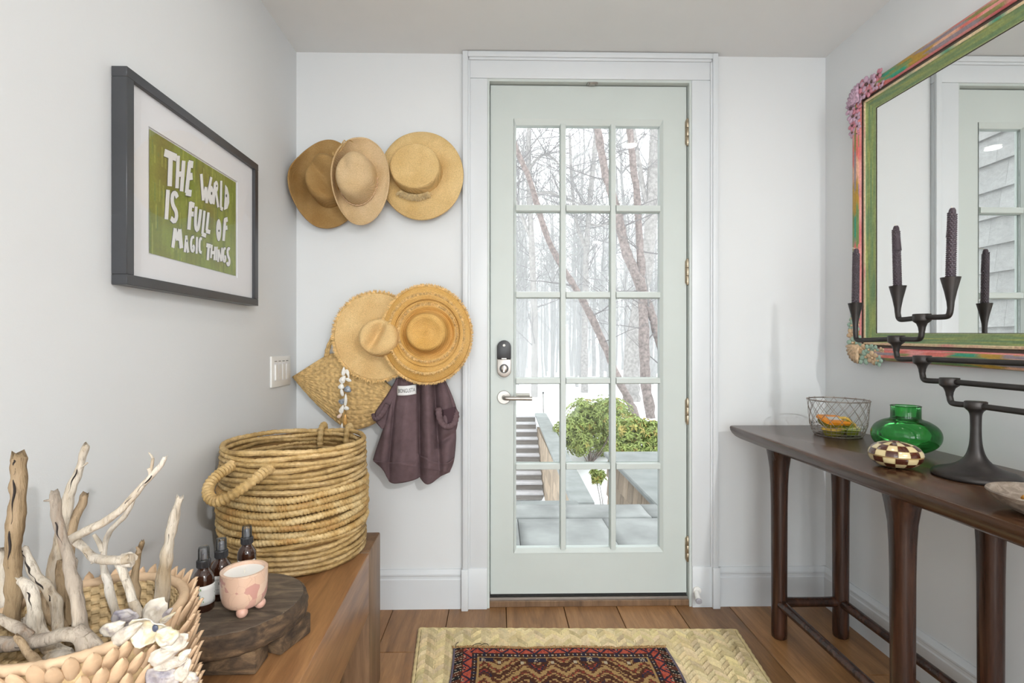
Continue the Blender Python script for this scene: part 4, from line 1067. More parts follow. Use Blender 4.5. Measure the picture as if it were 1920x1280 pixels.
part('handle', wrapped(pxl([(440, 868, 1.325), (428, 878, 1.295), (410, 888, 1.265), (391, 908, 1.235), (389, 930, 1.21), (405, 942, 1.195), (430, 932, 1.195), (460, 912, 1.215), (486, 892, 1.24), (500, 880, 1.275), (508, 878, 1.30)]), .0125, 40), M['hyacinth'], kb)
for xx in (607, 655):
    p = at(xx, 835, 1, BC[1] + math.sqrt(max(0, BR ** 2 - ((xx - 935) / 950 * 1.66 - BC[0]) ** 2)) + .0)
    part('handle_wrap', wrapped(smoothed([(p.x - .002, p.y + .02, RIMZ - .03), (p.x - .001, p.y + .014, RIMZ + .006), (p.x, p.y - .003, RIMZ + .012), (p.x - .003, p.y - .022, RIMZ - .004), (p.x - .004, p.y - .022, RIMZ - .055)], 2), .0095, 12), M['hyacinth'], kb)
part('handle', wrapped(smoothed([(BC[0] + .03, BC[1] + BR + .012, RIMZ - .03), (BC[0] + .02, BC[1] + BR + .06, RIMZ - .045), (BC[0] - .03, BC[1] + BR + .075, RIMZ - .05), (BC[0] - .09, BC[1] + BR + .03, RIMZ - .04), (BC[0] - .10, BC[1] + BR - .02, RIMZ - .03)], 2), .0125, 30), M['hyacinth'], kb)

# ---------------------------------------------------------------- round wooden riser
RC = (-.520, 1.010); RZ = .560
ri = thing('wooden_riser', 'weathered round wooden riser on block feet, on the bench under the candle', 'riser', (RC[0], RC[1], BT))
def edge(th): return .128 * (1 + .012 * math.sin(3 * th) + .014 * mnoise.noise(Vector((math.cos(th) * 2.4, math.sin(th) * 2.4, 0))))
def rside(u, v):
    th = 2 * PI * u; z_ = RZ - .001 - .046 * v
    r = edge(th) + .004 * math.sin(PI * v) + .0035 * mnoise.noise(Vector((math.cos(th) * 9, math.sin(th) * 9, v * 3))) - (.006 if v < .02 else 0) - .012 * max(0, v - .8) * 4
    return (RC[0] + math.cos(th) * r, RC[1] + math.sin(th) * r, z_)
part('edge', MB().grid(rside, 120, 10, True).lathe([(0, RZ - .047), (.117, RZ - .047)], 40, (RC[0], RC[1], 0)), M['riseredge'], ri, angle=50)
for a, b in ((-.14, -.042), (-.042, .052), (.052, .14)):                     # three boards make the top
    q2 = []; pts_ = [(math.cos(2 * PI * k / 180) * (edge(2 * PI * k / 180) - .005), math.sin(2 * PI * k / 180) * (edge(2 * PI * k / 180) - .005)) for k in range(180)]
    for p, n_ in zip(pts_, pts_[1:] + pts_[:1]):
        if a + .0007 <= p[1] <= b - .0007: q2.append(p)
        for lim in ((a + .0007, b - .0007) if p[1] < n_[1] else (b - .0007, a + .0007)):
            if (p[1] - lim) * (n_[1] - lim) < 0: f_ = (lim - p[1]) / (n_[1] - p[1]); q2.append((p[0] + (n_[0] - p[0]) * f_, lim))
    part('board', MB().prism(q2, .006, lambda x, y, h: (RC[0] + x, RC[1] + y, RZ - .006 + h)), M['riser'], ri, angle=30)
for cx_, cy_, sx_, sy_, ro in ((-.500, .945, .125, .055, .02), (-.425, 1.022, .05, .085, -.35), (-.600, 1.06, .06, .07, .4)):
    part('foot', MB().box((cx_, cy_, BT + .0225), (sx_, sy_, .043), Matrix.Rotation(ro, 3, 'Z')), M['riseredge'], ri, bevel=.004, seg=2)

# ---------------------------------------------------------------- candle in marbled vessel
def marble():
    t = NT('pink_marbled_stone'); v = t.co(); w = t.node('ShaderNodeVectorMath', operation='ADD'); nz = t.node('ShaderNodeTexNoise'); nz.inputs['Scale'].default_value = 40
    t.l.new(v, nz.inputs[0]); sc_ = t.node('ShaderNodeVectorMath', operation='SCALE'); sc_.inputs['Scale'].default_value = .022
    t.l.new(nz.outputs[1], sc_.inputs[0]); t.l.new(v, w.inputs[0]); t.l.new(sc_.outputs[0], w.inputs[1])
    vo = t.node('ShaderNodeTexVoronoi'); vo.inputs['Scale'].default_value = 48; t.l.new(w.outputs[0], vo.inputs[0])
    ve = t.node('ShaderNodeTexVoronoi', feature='DISTANCE_TO_EDGE'); ve.inputs['Scale'].default_value = 48; t.l.new(w.outputs[0], ve.inputs[0])
    sp = t.node('ShaderNodeSeparateColor'); t.l.new(vo.outputs['Color'], sp.inputs[0])
    k = t.ramp(sp.outputs[0], [(.0, S('#d9b9a2')), (.30, S('#dcc0aa')), (.60, S('#d7b7a1')), (.72, S('#c4958a')), (.9, S('#cda293'))])
    t.n[k.node.name].color_ramp.interpolation = 'CONSTANT'
    t.col(t.mix(t.ramp(ve.outputs[0], [(.0, (.35, .35, .35)), (.02, (0, 0, 0))]), k, S('#9c6f62'))); return t.fin(.28, .5, 0, .3)
M['marble'] = marble(); M['wax'] = plain('candle_wax', (.84, .82, .78), .45, .4, var=.01); M['stonefoot'] = plain('pink_stone', S('#d0a593'), .3, .5, var=.1, vs=60)
CC = (-.4835, .972)
ca = thing('candle', 'white candle in a pink marbled stone vessel on three ball feet', 'candle', (CC[0], CC[1], RZ))
part('vessel', MB().lathe(smoothed([(0, .011), (.022, .011), (.034, .017), (.0395, .03), (.041, .05), (.0412, .078)], 2) + [(.041, .0795), (.036, .0795), (.0355, .078), (.0355, .066), (0, .066)], 48, (CC[0], CC[1], RZ)), M['marble'], ca, angle=50)
part('wax', MB().lathe([(0, .064), (.0352, .064), (.0352, .0735), (.033, .0728), (0, .0722)], 40, (CC[0], CC[1], RZ)), M['wax'], ca, label='white wax')
part('wick', MB().tube([(CC[0], CC[1], RZ + .0715), (CC[0] + .001, CC[1], RZ + .081)], .0009, 6), M['wick'], ca)
for a in (-1.25, .35, 2.6):
    part('foot', MB().ball((CC[0] + .027 * math.cos(a), CC[1] + .027 * math.sin(a), RZ + .0102), .0102, 16, 10), M['stonefoot'], ca, angle=180)

# ---------------------------------------------------------------- spray bottles
M['amber'] = plain('dark_amber_glass', (.035, .012, .006), .06, .6, coat=.3); M['labelpaper'] = plain('label_paper', (.76, .77, .75), .5)
M['leafprint'] = plain('printed_leaf', S('#6f9458'), .5); M['clearcap'] = glass('clear_cap', (.90, .91, .92), 1.6, .12); M['nozzle'] = plain('grey_nozzle', (.20, .20, .21), .45)
def bottle(px, py, lab, label, face=0.0, dy=0):
    c = at(px, py, 2, RZ); c.y += dy; x, y = c.x, c.y
    t = thing('spray_bottle', label, 'bottle', (x, y, RZ), 'amber spray bottles on the riser'); cc = (x, y, RZ)
    part('body', MB().lathe([(0, 0)] + smoothed([(.017, 0), (.0185, .002), (.0185, .055), (.0183, .063), (.014, .072), (.0095, .077), (.0095, .084)], 1) + [(0, .084)], 32, cc), M['amber'], t, angle=60)
    part('collar', MB().lathe([(0, .081), (.0118, .081), (.0118, .094), (.0108, .0955), (0, .0955)], 28, cc).grid(lambda u, v: (x + math.cos(2 * PI * u) * (.0121 + .0003 * (1 if int(u * 56) % 2 else -1)), y + math.sin(2 * PI * u) * (.0121 + .0003 * (1 if int(u * 56) % 2 else -1)), RZ + .082 + .0115 * v), 56, 1, True), M['blackpl'], t)
    part('nozzle', MB().lathe([(0, .0955), (.0055, .0955), (.0055, .109), (.0045, .1115), (0, .1125)], 20, cc).box((x + .003, y - .006, RZ + .107), (.003, .003, .003)), M['nozzle'], t)
    part('cap', MB().lathe([(.0098, .0955), (.0094, .115), (.0085, .1185), (.0, .1192)], 28, cc), M['clearcap'], t, solid=.0006, flip=False, label='clear overcap')
    if lab:
        def lp(u, v, o=.0004): 
            a = face + lab * (u - .5); return Vector((x + math.cos(a) * (.0185 + o), y + math.sin(a) * (.0185 + o), RZ + .014 + .036 * v))
        part('label', MB().grid(lp, 20, 4), M['labelpaper'], t, angle=180, solid=.0003, flip=False, label='white paper label with green leaves')
        lm = MB(); rr = random.Random(int(px))
        for k in range(14):
            u = rr.choice((rr.uniform(.02, .2), rr.uniform(.8, .97))); v = rr.uniform(.08, .92); a = rr.uniform(0, 6.3)
            du, dv = math.cos(a) * .06, math.sin(a) * .13
            lm.add([lp(u, v, .0009), lp(u + du * .5 - dv * .12, v + dv * .5 + du * .8, .0009), lp(u + du, v + dv, .0009), lp(u + du * .5 + dv * .12, v + dv * .5 - du * .8, .0009)], [(0, 1, 2, 3)])
        part('leaf_print', lm, M['leafprint'], t, angle=0, stuff=True, flip=False)
        return t, lp
    return t, None
bottle(382, 1141, 1.9, 'amber spray bottle nearest the scaly basket, its label turned sideways', -.55)
b2, lp2 = bottle(413, 1121, 2.5, 'amber spray bottle in the middle of the three, its label half behind the candle', -1.25, .004)
text_mesh('RO', 1, lambda u, v: lp2(.46 + .13 * u, .52 + .16 * v, .0010), 'lettering', b2, M['ink_shade'])
fr = MB()
for a, b, c, d in ((.34, .9, .26, .275), (.34, .9, .80, .815), (.34, .347, .26, .81)):
    fr.grid(lambda u, v: lp2(a + (b - a) * u, c + (d - c) * v, .0009), 8, 1)
part('label_frame', fr, M['ink_shade'], b2, angle=0, flip=False)
bottle(463, 1089, 2.0, 'amber spray bottle behind the candle, only its shoulders and cap showing', -1.2)

# ---------------------------------------------------------------- scaly palm basket with driftwood
M['palm'] = plain('pale_palm_leaf', S('#cfb292'), .6, .3, var=.16, vs=30, bmp=.3, bs=150, jit=.10)
M['palmin'] = plain('inner_weave', S('#cdb48a'), .75, .2, var=.3, vs=60, bmp=.5, bs=250)
PC = (-.590, .7285); PR = .126; PZ = .680
pb = thing('palm_basket', 'scaly pale palm leaf basket full of driftwood at the near end of the bench', 'basket', (PC[0], PC[1], BT))
NC, NRW = 64, 26
def inner(u, v):
    th = 2 * PI * u; k = int(u * NC); j = int(v * NRW); fu, fv = (u * NC) % 1, (v * NRW) % 1
    over = 1 if (k + j) % 2 else -1
    bmp = .0020 * over * min(1, 2.2 * math.sin(PI * fu)) * min(1, 2.2 * math.sin(PI * fv))
    r = PR - .010 - bmp - .006 * (1 - v); return (PC[0] + math.cos(th) * r, PC[1] + math.sin(th) * r, BT + .008 + (PZ - BT - .010) * v)
part('inner_wall', MB().grid(inner, NC * 5, NRW * 5, True), M['palmin'], pb, angle=35, flip=False)
part('outer_wall', MB().lathe([(0, BT + .001), (PR - .012, BT + .001), (PR - .005, BT + .006), (PR, PZ - .004), (PR - .010, PZ - .004)], 64, (PC[0], PC[1], 0), cap=False), M['palmin'], pb, angle=60, flip=False)
part('base', MB().lathe([(0, BT + .010), (PR - .014, BT + .010)], 48, (PC[0], PC[1], 0)), M['palmin'], pb, flip=False)
def rimpt(k): th = 2 * PI * k / 160; return (PC[0] + math.cos(th) * (PR - .004), PC[1] + math.sin(th) * (PR - .004), PZ)
part('rim', MB().tube([rimpt(k) for k in range(160)], [.0072 * (1 + .07 * math.cos(k * PI * .9)) for k in range(160)], 10, closed=True), M['palm'], pb, angle=70)
# one scale: a folded leaf point, root at the origin, growing up (+z) and leaning out (+x)
def scale_mesh():
    m = MB(); W_, L_s = .0092, .034
    prof = [(0, .75, .0), (.35, 1.0, .006), (.65, .86, .011), (.86, .52, .014), (1.0, .06, .0165)]
    fr_, bk = [], []
    for t_, w_, out in prof:
        row = []
        for s_ in (-1, -.5, 0, .5, 1): row.append((out + .0045 * (1 - s_ * s_) * (1 - .4 * t_), s_ * w_ * W_, t_ * L_s))
        fr_.append(row)
    vs = [p for r in fr_ for p in r] + [(p[0] - .0016 - .002 * (1 - i / 4), p[1], p[2]) for i, r in enumerate(fr_) for p in r]
    n = 5; o = 25; fs = []
    for i in range(4):
        for k in range(4):
            a = i * n + k; fs.append((a, a + 1, a + 6, a + 5)); fs.append((o + a, o + a + 5, o + a + 6, o + a + 1))
    for i in range(4): fs += [(i * n, (i + 1) * n, o + (i + 1) * n, o + i * n), (i * n + 4, o + i * n + 4, o + (i + 1) * n + 4, (i + 1) * n + 4)]
    m.add(vs, fs); return m.mesh('scale', angle=60)
scm = scale_mesh(); NS = 46; rr = random.Random(2); cand = []
for j in range(8):
    for k in range(NS):
        th = 2 * PI * (k + .5 * (j % 2)) / NS + rr.uniform(-.02, .02); r = PR - .004 + .0008 * j
        c = Vector((math.cos(th) * r, math.sin(th) * r, PZ - BT - .024 - .0225 * j + rr.uniform(-.002, .002))); s_ = rr.uniform(.92, 1.1)
        mx = Matrix.Translation(c) @ Matrix.Rotation(th, 4, 'Z') @ Matrix.Rotation(rr.uniform(-.02, .16), 4, 'Y') @ Matrix.Diagonal((s_, s_, s_ * rr.uniform(.95, 1.1), 1))
        cand.append((-1e3 if j == 0 else math.cos(th - math.atan2(-PC[1], -PC[0] + .1)) * -1 + .05 * j, mx))
cand.sort(key=lambda q: q[0]); rest = MB()
for i, (_, mx) in enumerate(cand):
    if i < 296: o = link('scale', scm, M['palm'], pb); o.matrix_local = mx
    else: rest.add([mx @ v.co + Vector((PC[0], PC[1], BT)) for v in scm.vertices], [tuple(p.vertices) for p in scm.polygons])
part('scale', rest, M['palm'], pb, stuff=True)
# oyster shells strung over the near right rim
M['oyster'] = None
def oysterm(name, a, b, c):
    t = NT(name); v = t.co('Object', (1, 1, 1), (0, 0, 0), 4); k = t.ramp(t.noise(v, 45, 4, .6, .8), [(.28, c), (.45, a), (.62, b), (.8, a)])
    t.col(k); t.bump(t.noise(v, 160, 3), .5, .001); return t.fin(.35, .5)
M['oyster'] = oysterm('oyster_shell', S('#c3b9aa'), S('#d8d1c6'), S('#8b7f84')); M['oystergrey'] = oysterm('oyster_grey', S('#a29ca0'), S('#c2bab3'), S('#6d6778')); M['pearl'] = oysterm('oyster_pearl', S('#d8d2c6'), S('#cbbd98'), S('#a69c98'))
M['spot'] = plain('muscle_scar', S('#4d5468'), .3)
og = thing('oyster_garland', 'strung oyster shells draped over the near right rim of the scaly basket', 'shell garland', at(300, 1200, 2, .69))
OY = [(237, 1157, 24, 13, .35, .45, 'oystergrey'), (212, 1178, 26, 9, .5, .5, 'oyster'), (236, 1188, 38, 8, .62, .5, 'oyster'), (290, 1150, 34, 17, .95, .5, 'oyster'), (312, 1150, 14, 4, .7, .5, 'oystergrey'), (314, 1158, 16, 4, .6, .5, 'pearl'),
      (277, 1183, 33, 20, .35, -.55, 'pearl'), (314, 1192, 22, 13, .6, .55, 'pearl'), (327, 1203, 30, 11, .3, -.5, 'oyster'), (313, 1224, 42, 9, .40, .5, 'oyster'), (345, 1228, 16, 6, .7, .5, 'pearl'), (322, 1242, 30, 9, .25, -.5, 'oyster'),
      (314, 1268, 36, 17, .25, .5, 'oystergrey'), (344, 1256, 24, 8, 1.1, .5, 'oyster'), (357, 1273, 16, 10, .3, .5, 'oyster')]
for i, (x, y, L, W, a, dp, mt) in enumerate(OY):
    if y < 1190: p = at(x, y, 2, PZ + .016)
    else:
        p = at(x, y, 1, at(x, 1192, 2, PZ + .012).y - .012 + .0002 * (y - 1190))
    s_ = p.y / FOC
    o = part('shell', clam(p, L * s_, W * s_ * 1.3, a, dp * .8, i + 3, 14, irr=.075), M[mt], og, angle=180, solid=.0014, flip=False)
    if i == 6: part('scar', MB().ball((p.x + .006, p.y + .0050, p.z + .001), .005, 10, 6, (.8, .3, 1)), M['spot'], o, label='dark blue scar inside the shell')
part('string', MB().tube(smoothed([tuple(at(x, y, 2, PZ + .012)) for x, y, *_ in OY[:4]], 2), .0015, 6), M['cord'], og)
# driftwood, each stick traced as a crooked path; third number = distance from the camera plane
def drift(name, c1, c2, c3):
    t = NT(name); v = t.co('Object', (1, 1, .16), (0, 0, 0), 5); n1 = t.noise(v, 30, 4, .6, .5); n2 = t.noise(v, 170, 4, .65, .3)
    k = t.ramp(n1, [(.25, c3), (.45, c1), (.7, c2)]); k = t.mix(.6, k, t.ramp(n2, [(.30, (.30, .27, .24)), (.46, (1, 1, 1)), (.7, (1.12, 1.12, 1.12))]), 'MULTIPLY')
    t.col(k); t.bump(n2, 1.0, .003); return t.fin(.8, .2)
M['dwhite'] = drift('driftwood_bleached', S('#bdb2a2'), S('#d2cabf'), S('#a08a6c')); M['dtan'] = drift('driftwood_tan', S('#917c60'), S('#a8937a'), S('#6e583f')); M['dgrey'] = drift('driftwood_grey', S('#8f8478'), S('#b4a898'), S('#8b6642'))
M['crack'] = plain('dark_crack', S('#2a2320'), .9)
O1 = lambda x, y: (x / 2.783, 820 + y / 2.783)
STK = [
 ('dtan', 'upright brown cracked driftwood stick at the far left of the basket', .735, [(98, 108), (98, 160), (95, 300), (78, 480), (66, 640), (72, 800), (60, 960)], 12, 13, []),
 ('dwhite', 'tallest bleached driftwood stick standing behind the grey forked one', .80, [(447, 45), (432, 110), (400, 200), (360, 300), (335, 430), (300, 600), (270, 780), (262, 900)], 6, 12, [[(415, 160), (455, 132), .8, 2]]),
 ('dtan', 'short split driftwood piece leaning beside the tallest bleached stick', .81, [(442, 305), (410, 380), (380, 450), (362, 540), (350, 700)], 7, 10, []),
 ('dgrey', 'dark grey driftwood stick with a side spur in the middle front', .67, [(280, 292), (290, 360), (305, 450), (335, 550), (360, 640), (385, 760), (405, 880), (425, 1000), (440, 1100)], 7, 12, [[(285, 325), (228, 330), 4, 1.2]]),
 ('dwhite', 'long curving branch that sweeps up to the right with a thin fork', .70, [(866, 104), (840, 140), (790, 205), (700, 300), (620, 390), (530, 448), (440, 490), (380, 520), (345, 560)], 4, 9, [[(785, 200), (775, 160), 3.5, 3], [(783, 180), (797, 110), 3, 2.5], [(797, 110), (775, 78), 2.5, 1]]),
 ('dwhite', 'thin twig forking behind the sweeping branch', .775, [(705, 300), (670, 385), (600, 460), (550, 530), (537, 590), (545, 690), (575, 820), (605, 900), (615, 990)], 3.5, 8, [[(535, 590), (490, 505), 5, 3]]),
 ('dwhite', 'thick crooked bleached branch with a knotty end', .72, [(390, 535), (440, 580), (480, 625), (540, 640), (600, 640), (650, 635), (692, 630)], 7, 9, [[(615, 645), (655, 740), 7.5, 7], [(655, 740), (690, 850), 7, 7.5], [(690, 850), (725, 940), 7.5, 10], [(645, 630), (680, 612), 9, 6], [(650, 650), (690, 660), 9, 6], [(500, 635), (475, 655), 4, 2]]),
 ('dwhite', 'straight upright pale stick at the right of the basket', .80, [(935, 316), (920, 380), (895, 480), (870, 600), (855, 720), (840, 860), (835, 960)], 6, 14, []),
 ('dtan', 'short jagged orange brown splinter behind the knotty branch', .80, [(740, 545), (725, 600), (712, 680), (700, 780), (715, 880)], 4, 8, [[(725, 600), (712, 570), 4, 1.5]]),
 ('dwhite', 'curved bleached root with a dark crack, left of the dark grey stick', .745, [(118, 580), (145, 620), (165, 690), (205, 740), (255, 790), (290, 850), (305, 920), (298, 1010)], 7, 10, []),
 ('dwhite', 'smooth thick bone coloured stick at the left, bowed', .70, [(105, 745), (150, 775), (180, 830), (180, 930), (205, 1020), (260, 1090), (330, 1140)], 8, 15, []),
 ('dgrey', 'heavy grey branch lying across the front of the basket', .655, [(-60, 1078), (40, 1078), (150, 1072), (260, 1050), (350, 1020), (400, 1030), (430, 1080), (440, 1140)], 13, 12, [[(400, 1000), (450, 1040), 11, 12], [(450, 1040), (520, 1100), 12, 9]]),
 ('dtan', 'pale chunk of driftwood with a cut end under the heavy grey branch', .64, [(90, 1040), (120, 1090), (160, 1140), (200, 1180), (240, 1215)], 5, 10, []),
 ('dtan', 'straight tan stick standing behind the cracked root', .79, [(318, 660), (325, 760), (335, 850), (350, 960)], 8, 11, []),
 ('dwhite', 'broad weathered plank end at the left edge of the picture', .77, [(-10, 620), (10, 720), (40, 820), (80, 900), (100, 1000)], 16, 15, []),
 ('dgrey', 'rough barked stick poking in from the left edge', .66, [(-40, 930), (20, 950), (70, 985), (110, 1010), (140, 1030)], 7, 9, []),
 ('dwhite', 'pale block of driftwood low in the middle of the basket', .66, [(270, 1160), (320, 1150), (390, 1165)], 16, 14, []),
 ('dtan', 'bent stick half buried beneath the curved root', .75, [(220, 830), (260, 920), (330, 1000), (390, 1080)], 10, 11, []),
 ('dgrey', 'thin twig with a dark knot behind the dark grey stick', .76, [(395, 640), (385, 690), (395, 760), (410, 900)], 3.5, 5, []),
]
for i, (mt, lab, Y, path, r0, r1, forks) in enumerate(STK):
    s_ = Y / FOC; rr = random.Random(i)
    P = smoothed([tuple(at(*O1(a, b), 1, Y - .012 * k / len(path) + .004 * rr.uniform(-1, 1))) for k, (a, b) in enumerate(path)], 3)
    n = len(P); rad_ = [(r0 + (r1 - r0) * k / (n - 1)) * s_ * (1 + .13 * mnoise.noise(Vector((k * .13, i * 3.1, 0)))) for k in range(n)]
    rad_[0] *= .7
    t = thing('driftwood_stick', lab, 'driftwood', P[-1], 'driftwood in the scaly basket')
    m = MB().tube(P, rad_, 12)
    ax = (Vector(P[0]) - Vector(P[1])).normalized(); ay = (Vector(P[-1]) - Vector(P[-2])).normalized()
    for q_ in range(12):
        k_ = rr.uniform(-.3, 1.0) * rad_[1]; m.v[q_] = tuple(Vector(m.v[q_]) + ax * k_ * 1.3); m.v[-1 - q_] = tuple(Vector(m.v[-1 - q_]) + ay * rr.uniform(-.2, .6) * rad_[-1])
    m.v = [tuple(Vector(v) + Vector((mnoise.noise(Vector(v) * 60), mnoise.noise(Vector(v) * 60 + Vector((9, 0, 0))), 0)) * .0026) for v in m.v]
    part('wood', m, M[mt], t, angle=70)
    for f in forks:
        *pp, a, b = f; q = [at(*O1(*pp[0]), 1, Y - .004), at(*O1((pp[0][0] + pp[1][0]) / 2 + 4, (pp[0][1] + pp[1][1]) / 2), 1, Y - .005), at(*O1(*pp[1]), 1, Y - .006)]
        q = smoothed([tuple(v) for v in q], 1); part('fork', MB().tube(q, [(a + (b - a) * k / (len(q) - 1)) * s_ for k in range(len(q))], 9), M[mt], t, angle=70)
    if i in (0, 1, 3, 4, 6, 7, 9, 10, 11):
        C = [(Vector(P[k]) + Vector((rad_[k] * .25, -rad_[k] * .97, 0))) for k in (range(2, n - n // 3) if i in (0, 9) else range(n // 4, n // 4 + n // 5))]
        part('crack', MB().tube([c + Vector((.0012 * math.sin(k * .9), 0, 0)) for k, c in enumerate(C)], [(.0009 + .0007 * math.sin(k * .5)) * (1 if i in (0, 9) else .7) for k in range(len(C))], 5), M['crack'], t)

# ---------------------------------------------------------------- straw mat and wool rug
M['vmat'] = vcol('palm_strips', .7, .2, 140, .25)
M['matstrip'] = plain('palm_strip', S('#cdb98a'), .7, .25, var=.18, vs=26, bmp=.25, bs=120)
A0, A1, A2, A3 = Vector((-.2946, 1.897, 0)), Vector((.881, 1.866, 0)), Vector((.795, 1.02, 0)), Vector((-.222, 1.04, 0))
def matp(u, v, z): p = (A0 * (1 - u) + A1 * u) * (1 - v) + (A3 * (1 - u) + A2 * u) * v; return Vector((p.x, p.y, z))
ma = thing('straw_mat', 'herringbone woven straw mat on the floor in front of the door', 'mat', (.3, 1.46, 0))
part('backing', MB().grid(lambda u, v: matp(.012 + .976 * u, .012 + .976 * v, .003), 1, 1), M['matstrip'], ma, angle=0, solid=.004)
wv = MB(); NCm = 36; cw = 1.0 / NCm; rr = random.Random(5)
NRm = 34; cols_m = []
for k in range(NCm):
    sg = 1 if k % 2 else -1
    for j in range(-1, NRm + 1):
        u0, u1 = k * cw - cw * .10, (k + 1) * cw + cw * .10; v = (j + .5) / NRm; dv = .47 / NRm; sl = .80 / NRm * sg
        pts = []
        for uu, vv, zz in ((u0, v - sl - dv, .0095), (u1, v + sl - dv, .0095), (u1, v + sl + dv, .0040), (u0, v - sl + dv, .0040)):
            pts.append(matp(min(max(uu, .006), .994), min(max(vv, .004), .996), zz))
        mid = [matp(min(max((u0 + u1) / 2, .006), .994), min(max(v + q, .004), .996), .0125 - (.0055 if q > 0 else 0) + rr.uniform(-.0006, .0008)) for q in (-dv, dv)]
        t0 = rr.uniform(.72, 1.12); cc = tuple(x * t0 * y for x, y in zip(S('#d6c49d'), (1, rr.uniform(.95, 1.02), rr.uniform(.82, 1.0))))
        wv.add(pts + mid, [(0, 4, 5, 3), (4, 1, 2, 5)], cc)
part('weave', wv, M['vmat'], ma, angle=0, stuff=True, solid=.0008, flip=False)
for a, b in (((.0, .0), (1, 0)), ((1, 0), (1, 1)), ((1, 1), (0, 1)), ((0, 1), (0, 0))):
    P = [matp(a[0] + (b[0] - a[0]) * k / 120, a[1] + (b[1] - a[1]) * k / 120, .0065) for k in range(121)]
    part('braided_edge', MB().tube(P, [.0062 * (1 + .16 * math.sin(k * 1.5)) for k in range(121)], 7, flat=.8), M['matstrip'], ma, angle=80)

RX0, RX1, RY1, RY0 = -.1575, .583, 1.760, 1.10
PAL = {k: S(v) for k, v in dict(r='#8f3d30', o='#a8513f', n='#2c2836', b='#573326', t='#9a7d52', k='#222224', w='#a99c84', d='#43291f', g='#655c68').items()}
def rugc(x, y):
    """pattern by knot: x, y in metres from the far left corner"""
    W_ = RX1 - RX0; sx = min(x, W_ - x); e = min(sx - .034, y)          # distance from the inner borders
    h = (math.sin(int(x / .004) * 12.99 + int(y / .004) * 78.2) * 43758.5) % 1
    if sx < .008: return PAL['g']
    if sx < .034:
        q = (y * .9 + (x if x < W_ / 2 else -x) * .45) % .036
        if abs((y * .9 + (x if x < W_ / 2 else -x) * .45) % .012 - .006) < .0015 and h > .5: return PAL['w']
        return PAL['k'] if q < .018 else PAL['b']
    a, b = (e, y) if sx - .034 < y else (e, x)
    if e < .030:                                                     # red zigzag border
        if e < .003: return PAL['d']
        z_ = abs(((b % .056) / .056) - .5) * 2; c = e / .030
        if abs(z_ - c) < .16: return PAL['n']
        if z_ > c + .35 and abs(z_ - .8) < .12 and c < .45: return PAL['w'] if h > .6 else PAL['n']
        return PAL['o'] if h > .35 else PAL['r']
    if e < .050:
        return PAL['w'] if (b % .014 < .004 and abs(e - .040) < .0025) else (PAL['d'] if (b % .028) < .016 else PAL['n'])
    if e < .055: return PAL['t']
    fx = abs(x - W_ / 2); q = math.floor(y / .012); zz_ = abs((((fx + .004 * (q % 2)) % .088) / .088) - .5) * .09      # stepped zigzag bands
    v = ((y - .055) + math.floor(zz_ / .008) * .008 * (1 if int(fx / .176) % 2 else -1) + .4) % .088
    m1 = abs((fx % .176) - .088)
    if y < .075 and m1 < .03: return PAL['n'] if m1 > .008 or h > .4 else PAL['w']
    if abs(m1 - .05) < .004 and .07 < y < .085: return PAL['w']
    if v < .020: return PAL['t']
    if v < .036: return PAL['b'] if h > .2 else PAL['r']
    if v < .044: return PAL['t']
    if v < .060: return PAL['d'] if h > .35 else PAL['b']
    if v < .066: return PAL['r'] if m1 < .02 else PAL['d']
    if v < .074: return PAL['t'] if m1 > .03 else PAL['n']
    return PAL['b'] if h > .3 else PAL['d']
ru = thing('wool_rug', 'small dark red patterned wool rug lying on the straw mat', 'rug', ((RX0 + RX1) / 2, (RY0 + RY1) / 2, .009))
part('pile', MB().grid(lambda u, v: (RX0 + (RX1 - RX0) * u + .004 * math.sin(v * 9), RY1 + (RY0 - RY1) * v - .012 * u + .003 * math.sin(u * 14), .0125 + .0012 * mnoise.noise(Vector((u * 9, v * 9, 0)))), 206, 184, cfn=lambda u, v: rugc(u * (RX1 - RX0), v * (RY1 - RY0))), M['vrug'], ru, angle=180, solid=.004, flip=False)
fm = MB(); rr = random.Random(8)
for k in range(520):
    u = k / 520 + rr.uniform(-.001, .001); x = RX0 + (RX1 - RX0) * u; y = RY1 - .012 * u + .003 * math.sin(u * 14); L = rr.uniform(.006, .020)
    fm.tube([(x, y - .002, .012), (x + rr.uniform(-.006, .006), y + L * .6, .0135 + rr.uniform(0, .004)), (x + rr.uniform(-.01, .01), y + L, .0105)], [.0011, .0009, .0005], 3, caps=False)
part('fringe', fm, plain('rug_fringe', S('#b08a5e'), .9, .1, var=.4, vs=90), ru, angle=0, stuff=True)
for k, (x, P) in enumerate(((.01, [(0, 0), (-.004, .02), (.006, .03)]), (.06, [(0, .01), (.015, .022), (.03, .020), (.036, .012)]), (.09, [(0, .012), (.014, .024), (.028, .018), (.032, .002)]))):
    part('loose_thread', MB().tube(smoothed([(RX0 + x + a, RY1 + b, .013 + .003 * i) for i, (a, b) in enumerate(P)], 2), .0011, 5), M['crack'], ru)
